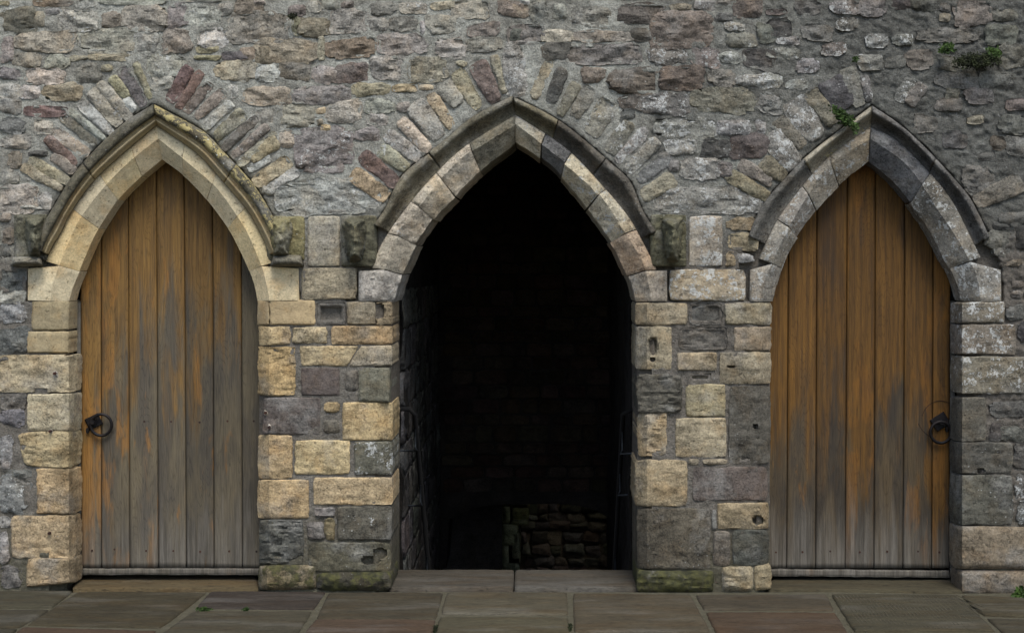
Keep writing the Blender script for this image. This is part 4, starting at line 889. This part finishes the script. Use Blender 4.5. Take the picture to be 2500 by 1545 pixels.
# lower chamber beyond, lit by sky through an added roof gap
FB = 4.55
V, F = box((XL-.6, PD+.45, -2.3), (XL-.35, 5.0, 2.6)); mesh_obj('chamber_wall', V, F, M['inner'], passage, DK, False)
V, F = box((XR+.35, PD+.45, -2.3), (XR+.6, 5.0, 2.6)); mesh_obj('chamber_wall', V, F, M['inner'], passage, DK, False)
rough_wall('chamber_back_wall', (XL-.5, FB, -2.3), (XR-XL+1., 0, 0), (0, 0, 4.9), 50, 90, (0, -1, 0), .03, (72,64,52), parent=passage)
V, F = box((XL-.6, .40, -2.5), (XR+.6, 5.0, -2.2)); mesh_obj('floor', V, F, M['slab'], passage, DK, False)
xa, xb = (float(W(np.array(p*1.), np.array(1300.), 3.62)[0]) for p in (1040, 1226))
V, F = box((xa-.4, 3.5, -2.3), (xb, 3.62, 2.5)); mesh_obj('shade_wall', V, F, M['inner'], passage, (50,46,42), False)  # wall added to keep the left of the low opening in shade
random.seed(5)
for py0, py1, px0, px1, c_ in ((1236,1276,1226,1246,(120,120,86)), (1238,1268,1250,1292,(118,116,72)), (1268,1282,1248,1292,(120,118,84)), (1278,1304,1226,1266,(126,126,96)), (1304,1330,1224,1258,(124,124,92)), (1300,1328,1258,1268,(110,108,84)), (1330,1378,1224,1243,(118,118,92)), (1326,1362,1250,1270,(112,112,86)), (1374,1400,1226,1268,(118,120,94))):
    V, F = stone_mesh(rect(px0, py0, px1, py1), prot=.05, rc=.12, edge=2, relief=.012, facet=.1, fall=3, step=5, d0=3.95, back=.5); mesh_obj('quoin_stone', V, F, M['inner'], passage, c_, True, .1, .2)
y = 1225.
while y < 1420:
    hg = random.uniform(20, 34); x = 1268+random.uniform(0, 14)
    while x < 1520:
        wd = random.uniform(22, 56)
        j_ = lambda: random.uniform(-6, 6)
        V, F = stone_mesh([(x+j_(), y+j_()), (x+wd-1+j_(), y+j_()), (x+wd-1+j_(), y+hg-1+j_()), (x+j_(), y+hg-1+j_())], prot=random.uniform(.01, .06), rc=.14, edge=4, relief=.016, facet=.4, fall=2.5, step=5, d0=FB-.02, back=.1)
        mesh_obj('stone', V, F, M['inner'], passage, jit((62,57,49), 14), True, .0, sharp=30); x += wd
    y += hg
# roof of the chamber, with a gap added to let skylight in
for x0, x1, y0, y1 in ((XL-.6, XR+.6, PD+.45, 3.66), (XL-.6, xb+.02, 3.66, 5.0), (XR-.1, XR+.6, 3.66, 5.0), (xb+.02, XR-.1, 4.5, 5.0)):
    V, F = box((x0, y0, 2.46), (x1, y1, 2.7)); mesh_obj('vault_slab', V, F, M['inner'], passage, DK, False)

# handrails
def handrail(label, sx, pts, brk):
    root = empty('handrail', pts[0], label, 'handrail', 'handrails in the stair passage')
    V, F = tube(pts, .013, 10); mesh_obj('rail', V, F, M['rail'], root)
    for b_ in brk: V, F = tube(b_, .0055, 8); mesh_obj('bracket', V, F, M['galv'], root)
def rl(X, Y, Z): return (X, Y, Z)
p0 = Vector((XL+.075, .42, .80)); p1 = Vector((XL+.085, 1.75, -.86))
def on(f): return p0+(p1-p0)*f
def brack(side, c_): 
    w_ = XL-.01 if side < 0 else XR+.01; x_ = c_.x
    return [(w_, c_.y-.02, c_.z-.125), (x_-.012*(-side)*-1, c_.y-.02, c_.z-.125), (x_, c_.y-.02, c_.z-.105), (x_, c_.y-.015, c_.z-.015)]
handrail('black iron handrail on the wall nearer the grey-brown door', -1, [(XL-.005, .41, .83), (XL+.05, .41, .83), tuple(p0), tuple(p1)], [brack(-1, on(f)) for f in (.04, .24, .52)])
mir = lambda v: Vector((XR-(v.x-XL)*.6, v.y, v.z))
handrail('black iron handrail on the wall nearer the orange-brown door', 1, [(XR+.005, .41, .83), tuple(mir(p0)), tuple(mir(p1))], [brack(1, mir(on(f))) for f in (.05, .20, .52)])

# ------------------------------------------------------------------ plants in the wall and between the slabs
def tuft(name, label, cat, px, py, wpx, hpx, n, size, mat, tilt=0., d=-.03, depth=.05, group=None, slope=0., ground=None):
    c0 = np.array(ground, float) if ground else W(np.array(px*1.), np.array(py*1.), d)
    V = []; F = []
    for i in range(n):
        u, v = random.gauss(0, .42), random.gauss(0, .38)
        u = max(-1, min(1, u)); v = max(-1, min(1, v))
        p = c0+np.array([u*wpx/2/S, random.uniform(-depth, .0), (v*hpx/2-slope*u*wpx/2)/S])
        s_ = size*random.uniform(.5, 1.2); an = random.uniform(0, 2*math.pi)
        e1 = Vector((math.cos(an), random.uniform(-.8, .1), math.sin(an)*.8+.3)).normalized(); e2 = e1.cross(Vector((random.uniform(-1, 1), -1, random.uniform(-.5, 1)))).normalized()
        q = Vector(p); k = len(V)
        for a_, b_, l_ in ((0, 0, 0), (.35, .32, .04), (.75, .26, .03), (1., 0, -.10), (.75, -.26, .03), (.35, -.32, .04)):
            w_ = q+e1*(a_*s_)+e2*(b_*s_)+Vector((0, -1, .3))*(l_*s_); V.append(tuple(w_))
        F += [(k, k+1, k+2, k+3), (k, k+3, k+4, k+5)]
    o = mesh_obj(name, V, F, mat, None, (80,100,50), False, origin=c0); tag(o, label, cat, group); return o
tuft('wall_fern', 'small bright green fern sprig beside the dark moss cushion high on the wall', 'plant', 2307, 122, 30, 24, 200, .017, M['leaf'])
tuft('moss_cushion', 'wide dark green moss cushion growing high on the rubble wall', 'moss', 2380, 152, 112, 40, 1700, .012, M['leafd'], slope=-.05)
tuft('wall_fern', 'green sprig at one end of the wide moss cushion on the wall', 'plant', 2422, 134, 34, 36, 220, .016, M['leaf'])
tuft('wall_fern', 'tiny green tuft in the wall above the grey arch', 'plant', 2085, 149, 14, 12, 60, .012, M['leaf'])
tuft('wall_plant', 'green leafy plant growing on the sloping hood of the grey arch', 'plant', 2058, 292, 66, 26, 620, .017, M['leaf'], d=-.05, depth=.07, slope=.78)
tuft('moss_tuft', 'little moss tuft high in a wall joint above pinkish stone', 'moss', 715, 44, 20, 14, 110, .011, M['leafd'])
tuft('wall_plant', 'bright green leafy weed at the foot of the grey stone jamb', 'plant', 2492, 1448, 34, 34, 120, .035, M['leaf'], d=-.06, depth=.09)
for gx_, gy_, wd, n_, lb in ((500, 1485, 36, 150, 'longer strip of green grass in the joint before the dark purple slab'), (602, 1486, 16, 70, 'short tuft of green grass in the joint before the dark purple slab')):
    u, v = GU(gx_, gy_); tuft('grass_tuft', lb, 'grass', 0, 0, wd, 5, n_, .012, M['leaf'], ground=(u/S, v/S, .0), depth=.012)
for gx_, gy_, lb in ((1391, 1520, 'mossy tuft in the joint between the pale slabs before the open archway'), (1065, 1525, 'mossy tuft in the joint beside the reddish slab before the open archway')):
    u, v = GU(gx_, gy_); tuft('moss_tuft', lb, 'moss', 0, 0, 10, 3, 120, .009, M['leafd'], ground=(u/S, v/S, -.004), depth=.10)
